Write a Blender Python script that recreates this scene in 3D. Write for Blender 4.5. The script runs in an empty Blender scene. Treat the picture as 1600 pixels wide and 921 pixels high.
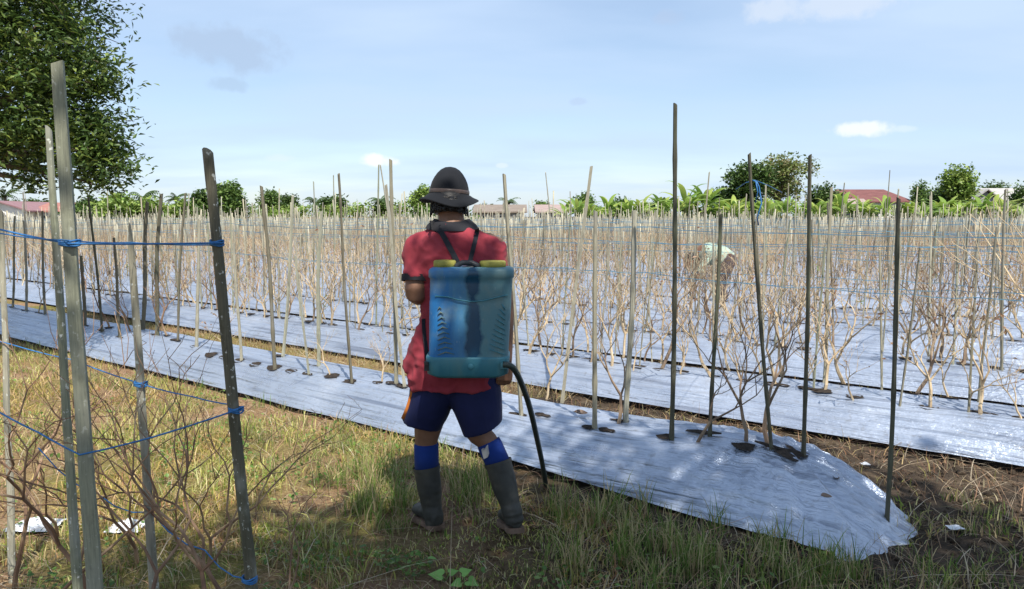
import bpy, bmesh, math, random
import numpy as np
from mathutils import Vector, Matrix, Quaternion, noise as mnoise
from mathutils.bvhtree import BVHTree

random.seed(7); RNG = np.random.default_rng(7)
S = bpy.context.scene
C = S.collection
R = math.radians

# ------------------------------------------------------------------ camera
F = 26.0 / 36.0 * 1600.0                      # focal length in photo pixels
PITCH = math.atan((460.5 - 338.0) / F)
CAM = Vector((0, 0, 1.5))
cd = bpy.data.cameras.new('camera'); cd.lens = 26; cd.sensor_width = 36
cd.clip_start = 0.05; cd.clip_end = 5000
cam = bpy.data.objects.new('camera', cd); C.objects.link(cam)
cam.location = CAM; cam.rotation_euler = (math.pi / 2 - PITCH, 0, 0)
S.camera = cam
FW = Vector((0, math.cos(PITCH), -math.sin(PITCH))); UP = Vector((0, math.sin(PITCH), math.cos(PITCH)))

def ray(px, py):
    return FW + Vector((1, 0, 0)) * ((px - 800) / F) + UP * ((460.5 - py) / F)
def at_y(px, py, Y):
    d = ray(px, py); return CAM + d * (Y / d.y)
def at_z(px, py, z):
    d = ray(px, py); return CAM + d * ((z - CAM.z) / d.z)
def pix(p):
    v = Vector(p) - CAM; f = v.dot(FW)
    if f < 0.05: return (-9999, -9999, f)
    return (800 + F * v.x / f, 460.5 - F * v.dot(UP) / f, f)

# ------------------------------------------------------------------ light
SUN_EL = 57.0
sun_h = Vector((0.31, -0.95, 0)).normalized()          # horizontal direction towards the sun
to_sun = Vector((sun_h.x * math.cos(R(SUN_EL)), sun_h.y * math.cos(R(SUN_EL)), math.sin(R(SUN_EL))))
sl = bpy.data.lights.new('sun', 'SUN'); sl.energy = 4.6; sl.angle = R(0.53); sl.color = (1.0, 0.955, 0.87)
sun = bpy.data.objects.new('sun', sl); C.objects.link(sun)
sun.rotation_euler = (-to_sun).to_track_quat('-Z', 'Y').to_euler()
sun.location = (6, -8, 14)

W = bpy.data.worlds.new('World'); S.world = W; W.use_nodes = True
wt = W.node_tree; wt.nodes.clear()
def wn(t, **k):
    n = wt.nodes.new(t)
    for a, b in k.items(): setattr(n, a, b)
    return n
def wmath(op, a, b=None, c=None, clamp=False):
    n = wn('ShaderNodeMath', operation=op); n.use_clamp = clamp
    for i, v in enumerate((a, b, c)):
        if v is None: continue
        if isinstance(v, (int, float)): n.inputs[i].default_value = v
        else: wt.links.new(v, n.inputs[i])
    return n.outputs[0]
sky = wn('ShaderNodeTexSky'); sky.sky_type = 'NISHITA'; sky.sun_disc = False
sky.sun_elevation = R(SUN_EL); sky.sun_rotation = math.atan2(to_sun.x, to_sun.y)
sky.altitude = 0; sky.air_density = 1.0; sky.dust_density = 0.6; sky.ozone_density = 1.6
tc = wn('ShaderNodeTexCoord'); sep = wn('ShaderNodeSeparateXYZ'); wt.links.new(tc.outputs['Generated'], sep.inputs[0])
zc = wmath('MAXIMUM', sep.outputs['Z'], 0.03)
inv = wmath('DIVIDE', 1.0, wmath('ADD', zc, 0.12))
cmb = wn('ShaderNodeCombineXYZ')
wt.links.new(wmath('MULTIPLY', sep.outputs['X'], inv), cmb.inputs[0]); wt.links.new(wmath('MULTIPLY', sep.outputs['Y'], inv), cmb.inputs[1])
n1 = wn('ShaderNodeTexNoise'); n1.inputs['Scale'].default_value = 0.55; n1.inputs['Detail'].default_value = 5; n1.inputs['Roughness'].default_value = 0.5
mp = wn('ShaderNodeMapping'); mp.inputs['Location'].default_value = (3.1, 1.4, 0); mp.inputs['Rotation'].default_value = (0, 0, 0.5); mp.inputs['Scale'].default_value = (1.0, 1.7, 1)
wt.links.new(cmb.outputs[0], mp.inputs[0]); wt.links.new(mp.outputs[0], n1.inputs['Vector'])
veil = wn('ShaderNodeMapRange'); veil.inputs[1].default_value = 0.36; veil.inputs[2].default_value = 0.66; veil.inputs[3].default_value = 0.34; veil.inputs[4].default_value = 0.95
wt.links.new(n1.outputs[0], veil.inputs[0])
def mixc(fac, a, b):
    n = wn('ShaderNodeMix', data_type='RGBA')
    if isinstance(fac, float): n.inputs[0].default_value = fac
    else: wt.links.new(fac, n.inputs[0])
    for s, v in ((6, a), (7, b)):
        if isinstance(v, tuple): n.inputs[s].default_value = v
        else: wt.links.new(v, n.inputs[s])
    return n.outputs[2]
VEIL = (3.85, 4.9, 6.45, 1)
col = mixc(veil.outputs[0], sky.outputs[0], VEIL)
n2 = wn('ShaderNodeTexNoise'); n2.inputs['Scale'].default_value = 26; n2.inputs['Detail'].default_value = 6; n2.inputs['Roughness'].default_value = 0.6
wt.links.new(tc.outputs['Generated'], n2.inputs['Vector'])
# small cumulus clouds of the day (direction, half width, half height, opacity, colour)
for (px, py, hw, hh, op, cc) in ((590, 250, 30, 10, .9, (6.6, 6.75, 7.0, 1)), (1340, 204, 44, 11, .75, (6.6, 6.75, 7.0, 1)), (1290, 8, 100, 20, .7, (4.6, 5.2, 6.1, 1)),
                                 (362, 78, 72, 32, .7, (2.9, 3.75, 5.05, 1)), (352, 132, 32, 11, .6, (2.9, 3.9, 5.2, 1)), (1045, 28, 22, 12, .5, (3.1, 3.9, 5.3, 1)),
                                 (905, 159, 13, 6, .4, (3.1, 3.9, 5.3, 1)), (430, 247, 24, 6, .4, (5.2, 5.9, 6.8, 1)), (785, 259, 10, 4, .5, (5.5, 6.1, 6.9, 1)), (1410, 202, 18, 5, .4, (5.6, 6.2, 6.9, 1))):
    d = ray(px, py).normalized(); t = d.cross(Vector((0, 0, 1))).normalized(); u = t.cross(d)
    def dot(v, s):
        n = wn('ShaderNodeVectorMath', operation='DOT_PRODUCT'); wt.links.new(tc.outputs['Generated'], n.inputs[0])
        n.inputs[1].default_value = v * s; return n.outputs['Value']
    a = dot(t, F / hw * .97); b = dot(u, F / hh * .97)
    r2 = wmath('ADD', wmath('MULTIPLY', a, a), wmath('MULTIPLY', b, b))
    r2 = wmath('ADD', r2, wmath('MULTIPLY', wmath('SUBTRACT', n2.outputs[0], 0.5), 4.2))
    front = wmath('GREATER_THAN', dot(d, 1.0), 0.5)
    m = wn('ShaderNodeMapRange', interpolation_type='SMOOTHSTEP'); m.inputs[1].default_value = 1.35; m.inputs[2].default_value = 0.1; m.inputs[3].default_value = 0; m.inputs[4].default_value = op
    wt.links.new(r2, m.inputs[0])
    col = mixc(wmath('MULTIPLY', m.outputs[0], front), col, cc)
bg = wn('ShaderNodeBackground'); bg.inputs['Strength'].default_value = 0.1
wo = wn('ShaderNodeOutputWorld'); wt.links.new(col, bg.inputs[0]); wt.links.new(bg.outputs[0], wo.inputs[0])

S.view_settings.view_transform = 'Standard'; S.view_settings.look = 'None'; S.view_settings.gamma = 1
S.view_settings.exposure = 0.7; S.view_settings.use_curve_mapping = False

# ------------------------------------------------------------------ helpers
def tag(o, label=None, cat=None, group=None, kind=None):
    if label: o['label'] = label
    if cat: o['category'] = cat
    if group: o['group'] = group
    if kind: o['kind'] = kind
    return o
def link(name, me, mat=None, parent=None, smooth=False):
    o = bpy.data.objects.new(name, me); C.objects.link(o)
    if mat is not None and len(me.materials) == 0: me.materials.append(mat)
    if smooth: me.polygons.foreach_set('use_smooth', [True] * len(me.polygons))
    if parent: o.parent = parent
    return o
def empty(name, loc=(0, 0, 0)):
    o = bpy.data.objects.new(name, None); C.objects.link(o); o.location = loc; o.empty_display_size = 0.1
    return o
def child(name, me, mat, parent, smooth=True):
    """mesh in world coordinates parented under an unrotated empty/mesh thing"""
    o = link(name, me, mat, None, smooth)
    o.parent = parent
    p = parent; off = Vector((0, 0, 0))
    while p is not None: off += Vector(p.location); p = p.parent
    o.location = -off
    return o
def arr_mesh(name, V, faces, cols=None):
    """fast mesh; faces = list of int arrays (n,k)"""
    V = np.asarray(V, dtype=np.float32); me = bpy.data.meshes.new(name)
    me.vertices.add(len(V)); me.vertices.foreach_set('co', V.ravel())
    lv = np.concatenate([np.asarray(f, dtype=np.int32).ravel() for f in faces])
    tot = np.concatenate([np.full(len(f), np.asarray(f).shape[1], dtype=np.int32) for f in faces])
    st = np.concatenate([[0], np.cumsum(tot)[:-1]]).astype(np.int32)
    me.loops.add(len(lv)); me.loops.foreach_set('vertex_index', lv)
    me.polygons.add(len(tot)); me.polygons.foreach_set('loop_start', st)
    try: me.polygons.foreach_set('loop_total', tot)
    except Exception: pass
    if cols is not None:
        a = me.color_attributes.new('col', 'FLOAT_COLOR', 'POINT')
        cc = np.ones((len(V), 4), dtype=np.float32); cc[:, :3] = cols; a.data.foreach_set('color', cc.ravel())
    me.update(calc_edges=True); me.validate()
    return me

class MB:
    def __init__(s): s.v = []; s.f = []
    def add(s, V, Fs):
        b = len(s.v); s.v += [tuple(x) for x in V]; s.f += [tuple(i + b for i in f) for f in Fs]
    def rings(s, rings, cap=True):
        n = len(rings[0]); V = [p for r in rings for p in r]; Fs = []
        for i in range(len(rings) - 1):
            for j in range(n):
                a = i * n + j; b = i * n + (j + 1) % n
                Fs.append((a, b, b + n, a + n))
        if cap:
            Fs.append(tuple(range(n - 1, -1, -1))); Fs.append(tuple((len(rings) - 1) * n + j for j in range(n)))
        s.add(V, Fs)
    def tube(s, pts, rad, n=6, cap=True, flat=1.0, ref=None):
        pts = [Vector(p) for p in pts]; R_ = rad if hasattr(rad, '__len__') else [rad] * len(pts)
        rs = []; t0 = (pts[1] - pts[0]).normalized()
        nrm = (ref.copy() if ref else (Vector((1, 0, 0)) if abs(t0.x) < .9 else Vector((0, 1, 0))))
        for i, p in enumerate(pts):
            t = (pts[min(i + 1, len(pts) - 1)] - pts[max(i - 1, 0)])
            t = t.normalized() if t.length > 1e-9 else t0
            nrm = (nrm - t * nrm.dot(t)); nrm = nrm.normalized() if nrm.length > 1e-6 else t.orthogonal().normalized()
            b = t.cross(nrm)
            rs.append([p + (nrm * math.cos(2 * math.pi * k / n) + b * math.sin(2 * math.pi * k / n) * flat) * R_[i] for k in range(n)])
        s.rings(rs, cap)
    def ell(s, c, a, b, cc, n=16, m=10, rot=None):
        rs = []
        for i in range(m + 1):
            th = math.pi * (0.03 + 0.94 * i / m); r = math.sin(th); z = -math.cos(th)
            ring = [Vector((a * r * math.cos(2 * math.pi * k / n), b * r * math.sin(2 * math.pi * k / n), cc * z)) for k in range(n)]
            if rot: ring = [rot @ p for p in ring]
            rs.append([Vector(c) + p for p in ring])
        s.rings(rs)
    def hring(s, list_):
        """horizontal ellipse rings: (center, a, b[, power])"""
        rs = []
        for e in list_:
            c, a, b = e[0], e[1], e[2]; pw = e[3] if len(e) > 3 else 2.0; n = 32; ring = []
            for k in range(n):
                t = 2 * math.pi * k / n; ct, st = math.cos(t), math.sin(t)
                ring.append(Vector(c) + Vector((a * math.copysign(abs(ct) ** (2 / pw), ct), b * math.copysign(abs(st) ** (2 / pw), st), 0)))
            rs.append(ring)
        s.rings(rs)
    def box(s, c, sx, sy, sz, rot=None):
        V = []
        for z in (-1, 1):
            for x, y in ((-1, -1), (1, -1), (1, 1), (-1, 1)):
                p = Vector((x * sx / 2, y * sy / 2, z * sz / 2)); p = rot @ p if rot else p
                V.append(Vector(c) + p)
        s.add(V, [(3, 2, 1, 0), (4, 5, 6, 7), (0, 1, 5, 4), (1, 2, 6, 5), (2, 3, 7, 6), (3, 0, 4, 7)])
    def mesh(s, name):
        me = bpy.data.meshes.new(name); me.from_pydata(s.v, [], s.f); me.update(); return me
    def arrays(s):
        return np.array(s.v, dtype=np.float32), s.f

def remesh(me, voxel, smooth=4, disp=None):
    o = bpy.data.objects.new('tmp', me); C.objects.link(o)
    m = o.modifiers.new('r', 'REMESH'); m.mode = 'VOXEL'; m.voxel_size = voxel; m.use_smooth_shade = True
    if smooth:
        m = o.modifiers.new('s', 'SMOOTH'); m.factor = 0.5; m.iterations = smooth
    dg = bpy.context.evaluated_depsgraph_get(); dg.update()
    out = bpy.data.meshes.new_from_object(o.evaluated_get(dg)); nm = me.name
    bpy.data.objects.remove(o); bpy.data.meshes.remove(me); out.name = nm
    if disp:
        no = [v.normal.copy() for v in out.vertices]
        for v, n_ in zip(out.vertices, no): v.co += n_ * disp(v.co)
        out.update()
    out.materials.clear()
    return out

# ------------------------------------------------------------------ materials
def mat_new(name):
    m = bpy.data.materials.new(name); m.use_nodes = True; nt = m.node_tree
    return m, nt, nt.nodes['Principled BSDF']
def N(nt, t, **k):
    n = nt.nodes.new(t)
    for a, b in k.items(): setattr(n, a, b)
    return n
def ramp(nt, fac, stops):
    r = N(nt, 'ShaderNodeValToRGB'); e = r.color_ramp.elements
    while len(e) < len(stops): e.new(0.5)
    for i, (p, c) in enumerate(stops):
        e[i].position = p; e[i].color = (*c, 1)
    nt.links.new(fac, r.inputs[0]); return r.outputs[0]
def coord(nt, scale=(1, 1, 1), kind='world'):
    if kind == 'world': src = N(nt, 'ShaderNodeNewGeometry').outputs['Position']
    else: src = N(nt, 'ShaderNodeTexCoord').outputs['Object']
    mp = N(nt, 'ShaderNodeMapping'); mp.inputs['Scale'].default_value = scale; nt.links.new(src, mp.inputs[0]); return mp.outputs[0]
def noise(nt, vec, scale, detail=4, rough=0.55, w=None):
    n = N(nt, 'ShaderNodeTexNoise'); n.inputs['Scale'].default_value = scale; n.inputs['Detail'].default_value = detail; n.inputs['Roughness'].default_value = rough
    nt.links.new(vec, n.inputs['Vector']); return n.outputs[0]
def mixn(nt, fac, a, b, mode='MIX'):
    n = N(nt, 'ShaderNodeMix', data_type='RGBA', blend_type=mode)
    if isinstance(fac, float): n.inputs[0].default_value = fac
    else: nt.links.new(fac, n.inputs[0])
    for s, v in ((6, a), (7, b)):
        if isinstance(v, tuple): n.inputs[s].default_value = (*v[:3], 1)
        else: nt.links.new(v, n.inputs[s])
    return n.outputs[2]
def mrange(nt, v, a, b, c=0.0, d=1.0):
    n = N(nt, 'ShaderNodeMapRange'); nt.links.new(v, n.inputs[0])
    for i, x in enumerate((a, b, c, d)): n.inputs[i + 1].default_value = x
    return n.outputs[0]
def bump(nt, bs, h, strength=0.4, dist=0.01):
    b = N(nt, 'ShaderNodeBump'); b.inputs['Strength'].default_value = strength; b.inputs['Distance'].default_value = dist
    nt.links.new(h, b.inputs['Height']); nt.links.new(b.outputs[0], bs.inputs['Normal'])
def simple(name, stops, scale=8, stretch=(1, 1, 1), rough=0.8, bmp=0.3, bd=0.004, kind='world', spec=0.3, metal=0.0, detail=5):
    m, nt, bs = mat_new(name); v = coord(nt, stretch, kind); f = noise(nt, v, scale, detail)
    nt.links.new(ramp(nt, f, stops), bs.inputs['Base Color'])
    bs.inputs['Roughness'].default_value = rough; bs.inputs['Specular IOR Level'].default_value = spec; bs.inputs['Metallic'].default_value = metal
    if bmp: bump(nt, bs, noise(nt, v, scale * 3, 4), bmp, bd)
    return m

def wood_mat(name, source, lichen=0.0, dark=False):
    """split bamboo: grain streaks along the stake, per-stake tint, grey weathering, optional lichen"""
    m, nt, bs = mat_new(name); v = coord(nt, (1, 1, 0.045)); g = noise(nt, v, 260, 4)
    if source == 'attr':
        a = N(nt, 'ShaderNodeAttribute'); a.attribute_name = 'col'; base = a.outputs['Color']
    else:
        oi = N(nt, 'ShaderNodeObjectInfo')
        if dark: st = [(0, (.085, .085, .06)), (.5, (.12, .115, .08)), (1, (.17, .15, .105))]  # shaded copy of the wood: tree shade is put into the base tint
        else: st = [(0, (.17, .15, .105)), (.3, (.29, .265, .185)), (.5, (.38, .35, .26)), (.75, (.43, .405, .31)), (1, (.26, .275, .19))]
        base = ramp(nt, oi.outputs['Random'], st)
    c = mixn(nt, mrange(nt, g, .3, .75, 0, .75), base, mixn(nt, 1.0, base, (.45, .45, .47), 'MULTIPLY'))
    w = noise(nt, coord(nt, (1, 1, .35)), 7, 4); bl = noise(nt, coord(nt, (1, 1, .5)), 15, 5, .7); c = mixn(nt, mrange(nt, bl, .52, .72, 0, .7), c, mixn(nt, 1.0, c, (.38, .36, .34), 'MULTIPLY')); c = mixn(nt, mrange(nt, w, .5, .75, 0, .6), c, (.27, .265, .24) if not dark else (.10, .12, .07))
    if lichen:
        l = noise(nt, coord(nt, (1, 1, .7)), 62, 4, .55); l2 = noise(nt, coord(nt, (1, 1, .6)), 11, 3)
        c = mixn(nt, mrange(nt, l2, .55, .7, 0, .6 * lichen), c, (.36, .36, .31))
        c = mixn(nt, mrange(nt, l, .62, .66, 0, lichen), c, (.55, .56, .50))
        d = noise(nt, coord(nt, (1, 1, .25)), 9, 4); c = mixn(nt, mrange(nt, d, .55, .7, 0, .8), c, (.055, .055, .035))
    nt.links.new(c, bs.inputs['Base Color']); bs.inputs['Roughness'].default_value = .8; bs.inputs['Specular IOR Level'].default_value = .2
    bump(nt, bs, g, .35, .003)
    return m
M = {}
M['stake'] = wood_mat('split_bamboo', 'obj'); M['stake_far'] = wood_mat('split_bamboo_far', 'attr'); M['stake_shaded'] = wood_mat('shaded_bamboo', 'obj', dark=True)

def attr_mat(name, rough=.7, transl=0.0, spec=.25, vscale=None):
    m, nt, bs = mat_new(name); a = N(nt, 'ShaderNodeAttribute'); a.attribute_name = 'col'; c = a.outputs['Color']
    if vscale:
        f = noise(nt, coord(nt), vscale, 3); c = mixn(nt, mrange(nt, f, .3, .7, .0, .8), c, mixn(nt, 1.0, c, (.5, .55, .45), 'MULTIPLY'))
    nt.links.new(c, bs.inputs['Base Color']); bs.inputs['Roughness'].default_value = rough; bs.inputs['Specular IOR Level'].default_value = spec
    if transl:
        t = N(nt, 'ShaderNodeBsdfTranslucent'); nt.links.new(c, t.inputs['Color']); mx = N(nt, 'ShaderNodeMixShader'); mx.inputs[0].default_value = transl
        out = nt.nodes['Material Output']; nt.links.new(bs.outputs[0], mx.inputs[1]); nt.links.new(t.outputs[0], mx.inputs[2]); nt.links.new(mx.outputs[0], out.inputs[0])
    return m
M['grass'] = attr_mat('grass_blades', .6, .35, .25)
M['leaf'] = attr_mat('tree_leaf', .45, .3, .4)
M['twig_far'] = attr_mat('dry_twig_far', .85)
M['twig'] = simple('dry_twig', [(.25, (.27, .19, .12)), (.5, (.43, .33, .21)), (.8, (.55, .45, .31))], 14, (1, 1, .5), .85, .3, .002)
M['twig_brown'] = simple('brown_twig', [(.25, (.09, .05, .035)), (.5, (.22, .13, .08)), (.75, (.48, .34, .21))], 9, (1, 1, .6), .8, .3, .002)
M['twig_mid'] = simple('greybrown_twig', [(.25, (.10, .065, .05)), (.5, (.20, .14, .095)), (.8, (.36, .28, .19))], 12, (1, 1, .6), .85, .3, .002)
M['bark'] = simple('bark', [(.3, (.06, .045, .03)), (.7, (.19, .15, .11))], 9, (1, 1, .3), .9, .6, .02)
M['twine'] = simple('blue_twine', [(.3, (.02, .10, .28)), (.7, (.05, .20, .44))], 60, (1, 1, 1), .55, .2, .001)
M['twine_thin'] = simple('faded_blue_twine', [(.3, (.05, .14, .24)), (.7, (.12, .27, .36))], 8, (1, 1, 1), .6, 0)

def plastic_mat():
    m, nt, bs = mat_new('silver_mulch_film'); g = N(nt, 'ShaderNodeNewGeometry').outputs['Position']
    rot = N(nt, 'ShaderNodeMapping'); rot.vector_type = 'POINT'; rot.inputs['Rotation'].default_value = (0, 0, math.atan2(.6, .8)); nt.links.new(g, rot.inputs[0])
    st = N(nt, 'ShaderNodeMapping'); st.inputs['Scale'].default_value = (.10, 1.6, 1.0); nt.links.new(rot.outputs[0], st.inputs[0])
    fold = noise(nt, st.outputs[0], 16, 5, .6)
    st2 = N(nt, 'ShaderNodeMapping'); st2.inputs['Scale'].default_value = (.05, 1, 1); nt.links.new(rot.outputs[0], st2.inputs[0])
    line = noise(nt, st2.outputs[0], 11, 3, .5)
    dust = noise(nt, g, 2.3, 6, .62); spot = noise(nt, g, 19, 5, .6)
    c = ramp(nt, dust, [(.3, (.40, .45, .545)), (.55, (.48, .535, .635)), (.75, (.56, .605, .69))])
    c = mixn(nt, mrange(nt, spot, .58, .76, 0, .55), c, (.20, .18, .16))
    c = mixn(nt, mrange(nt, line, .60, .66, 0, .5), c, (.12, .14, .20))  # dark streaks paint the shading of lengthwise wrinkles into the film colour
    st3 = N(nt, 'ShaderNodeMapping'); st3.inputs['Scale'].default_value = (.03, 1, 1); nt.links.new(rot.outputs[0], st3.inputs[0]); line2 = noise(nt, st3.outputs[0], 34, 3, .5)
    c = mixn(nt, mrange(nt, line2, .55, .68, 0, .55), c, (.20, .24, .32))  # finer set of painted wrinkle shading
    nt.links.new(c, bs.inputs['Base Color']); bs.inputs['Metallic'].default_value = .6
    nt.links.new(mrange(nt, dust, .3, .7, .24, .40), bs.inputs['Roughness'])
    cr = noise(nt, g, 26, 4, .6)
    ad = N(nt, 'ShaderNodeMath', operation='MULTIPLY_ADD'); nt.links.new(cr, ad.inputs[0]); ad.inputs[1].default_value = .16; ad2 = N(nt, 'ShaderNodeMath', operation='MULTIPLY_ADD'); nt.links.new(line2, ad2.inputs[0]); ad2.inputs[1].default_value = .7; nt.links.new(fold, ad2.inputs[2]); nt.links.new(ad2.outputs[0], ad.inputs[2])
    bump(nt, bs, ad.outputs[0], .9, .035)
    return m
M['plastic'] = plastic_mat()

def ground_mat():
    m, nt, bs = mat_new('field_soil'); v = coord(nt); big = noise(nt, v, .8, 5); mid = noise(nt, v, 5.5, 6, .65); fine = noise(nt, v, 55, 5, .7)
    soil = ramp(nt, mid, [(.3, (.03, .023, .017)), (.55, (.075, .055, .038)), (.75, (.15, .108, .07))])
    moss = ramp(nt, fine, [(.3, (.09, .085, .022)), (.6, (.21, .185, .05)), (.8, (.34, .28, .12))])
    litter = ramp(nt, fine, [(.3, (.13, .07, .045)), (.5, (.27, .16, .09)), (.72, (.46, .35, .21))])
    sx = N(nt, 'ShaderNodeSeparateXYZ'); nt.links.new(v, sx.inputs[0])
    left = mrange(nt, sx.outputs['X'], 0.4, -0.8)       # the untended left strip is overgrown, the row ends are bare earth
    c = mixn(nt, mrange(nt, fine, .45, .75, 0, .7), soil, (.03, .022, .016))
    ml = mixn(nt, mrange(nt, big, .42, .6), litter, moss)
    k = N(nt, 'ShaderNodeMath', operation='MULTIPLY'); nt.links.new(left, k.inputs[0]); k.inputs[1].default_value = .85
    c = mixn(nt, k.outputs[0], c, ml)
    nt.links.new(c, bs.inputs['Base Color']); bs.inputs['Roughness'].default_value = .95; bs.inputs['Specular IOR Level'].default_value = .15
    bump(nt, bs, fine, .8, .02)
    return m
M['ground'] = ground_mat()
M['soil'] = simple('dark_soil', [(.3, (.012, .010, .009)), (.7, (.05, .036, .026))], 40, rough=.95, bmp=.8, bd=.01)

# ------------------------------------------------------------------ field frame: u along the beds, p across
U = Vector((.8, -.6, 0)); Pn = Vector((.6, .8, 0))
def uv2w(u, p, z=0.0): return Vector((.8 * u + .6 * p, -.6 * u + .8 * p, z))
def w2uv(w): return (.8 * w.x - .6 * w.y, .6 * w.x + .8 * w.y)
P0, PITCHB, WB, HB = 3.47, 1.72, 0.94, 0.215
FAR = 62.0
NBED = 38
def bed_end(k): return -0.62 if k == 0 else 2.2 + 0.5 * math.sin(k * 2.3)
def bed_h(k, u, q):
    s = (q / WB) * 2 - 1
    if abs(s) >= 1: return 0.0
    h = HB * (1 - abs(s) ** 2.9)
    if k == 0: h *= 1 + .28 * math.exp(-((u + 1.35) / .55) ** 2)
    e = (bed_end(k) - u) / 0.62
    if e < 1: h *= max(0.0, 1 - (1 - max(e, 0)) ** 2.0)
    return h
def wrinkle(k, u, q):
    w = 0.0
    if k < 6:
        c1 = mnoise.noise((u * .33 + 5 * k, q * 13, 21.7)); c2 = mnoise.noise((u * .55 + 3 * k, q * 21, 31.7))
        w += .016 * max(0.0, .28 - abs(c1)) / .28 * (.4 + .6 * max(0, mnoise.noise((u * .8, q * 3, 11 + k)) + .4)) - .006
        w += .008 * max(0.0, .3 - abs(c2)) / .3
    w += .008 * mnoise.noise((u * .45 + 9 * k, q * 9, 1.7)) + .0045 * mnoise.noise((u * 1.1, q * 24, 4.1 + k)) + .012 * mnoise.noise((u * 1.3, q * 1.6, 7.7 + k))
    if k == 0:
        e = max(0.0, 1 - (bed_end(0) - u) / 1.5)
        # crumples that fan out from the last planting hole towards the tucked end
        du, dq = u + 1.22, q - .50; ang = math.atan2(dq, du); r = math.hypot(du, dq)
        fan = mnoise.noise((ang * 6.0, r * .9, 2.2)) * .046 * min(1, r * 3) + mnoise.noise((ang * 15, r * 1.5, 5.1)) * .020
        w += e * (fan + .010 * mnoise.noise((u * 9, q * 9, 3.3)) + .006 * mnoise.noise((u * 24, q * 21, 8.3)))
        w += e * .012 * abs(mnoise.noise((u * 6, q * 6, 13.)))
    return w

# ------------------------------------------------------------------ ground
def axis(a0, a1, step, far, g=1.22):
    xs = list(np.arange(a0, a1 + 1e-6, step)); s = step
    hi = xs[-1]; lo = xs[0]; up, dn = [], []
    while hi < far: s *= g; hi += s; up.append(hi)
    s = step
    while lo > -far: s *= g; lo -= s; dn.append(lo)
    return np.array(dn[::-1] + xs + up)
gx = axis(-6, 5, .06, 1500); gy = axis(.6, 9, .06, 1500)
GX, GY = np.meshgrid(gx, gy); GZ = np.zeros_like(GX)
for j in range(len(gy)):
    for i in range(len(gx)):
        x, y = gx[i], gy[j]
        if abs(x) < 9 and -2 < y < 14:
            GZ[j, i] = .022 * mnoise.noise((x * 1.1, y * 1.1, .3)) + .014 * mnoise.noise((x * 4.3, y * 4.3, 3.3)) + .012 * mnoise.noise((x * 10, y * 10, 6.3)) - .01
        else: GZ[j, i] = -.01
def ground_z(x, y):
    return .022 * mnoise.noise((x * 1.1, y * 1.1, .3)) + .014 * mnoise.noise((x * 4.3, y * 4.3, 3.3)) - .01 if (abs(x) < 9 and -2 < y < 14) else -.01
nx, ny = len(gx), len(gy)
idx = np.arange(nx * ny).reshape(ny, nx)
Q = np.stack([idx[:-1, :-1], idx[:-1, 1:], idx[1:, 1:], idx[1:, :-1]], -1).reshape(-1, 4)
tag(link('ground', arr_mesh('ground', np.stack([GX, GY, GZ], -1).reshape(-1, 3), [Q]), M['ground'], smooth=True), kind='structure')

# ------------------------------------------------------------------ mulch beds
ONE = ['', 'first', 'second', 'third', 'fourth', 'fifth', 'sixth', 'seventh', 'eighth', 'ninth', 'tenth', 'eleventh', 'twelfth', 'thirteenth', 'fourteenth', 'fifteenth', 'sixteenth', 'seventeenth', 'eighteenth', 'nineteenth']
def ordinal(n):
    if n < 20: return ONE[n]
    t = ['', '', 'twent', 'thirt', 'fort', 'fift', 'sixt', 'sevent', 'eight', 'ninet'][n // 10]
    return t + 'ieth' if n % 10 == 0 else t + 'y-' + ONE[n % 10]
ORD = ['nearest', 'second', 'third', 'fourth', 'fifth', 'sixth', 'seventh', 'eighth', 'ninth', 'tenth']
def vis_u_min(p):                                   # the bed runs out of the frame on the left (with a margin) or to the far edge
    return max(-3.35 * p - 2.0, (.8 * p - FAR) / .6)
hole_mesh = []
for t in range(5):
    b = MB(); n = 11; rim = []
    for k in range(n):
        a = 2 * math.pi * k / n; r = .046 * (1 + .8 * mnoise.noise((math.cos(a) * 1.4, math.sin(a) * 1.4, t * 3.1)))
        rim.append((r * 1.5 * math.cos(a), r * .72 * math.sin(a), .005 + .004 * mnoise.noise((k, t, 1))))
    low = [(x * .6, y * .6, .001) for x, y, z in rim]
    b.add(rim + low + [(0, 0, .006)], [(k, (k + 1) % n, n + (k + 1) % n, n + k) for k in range(n)] + [(n + k, n + (k + 1) % n, 2 * n) for k in range(n)])
    me = b.mesh('planting_hole'); me.materials.append(M['soil']); hole_mesh.append(me)
beds = []
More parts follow.
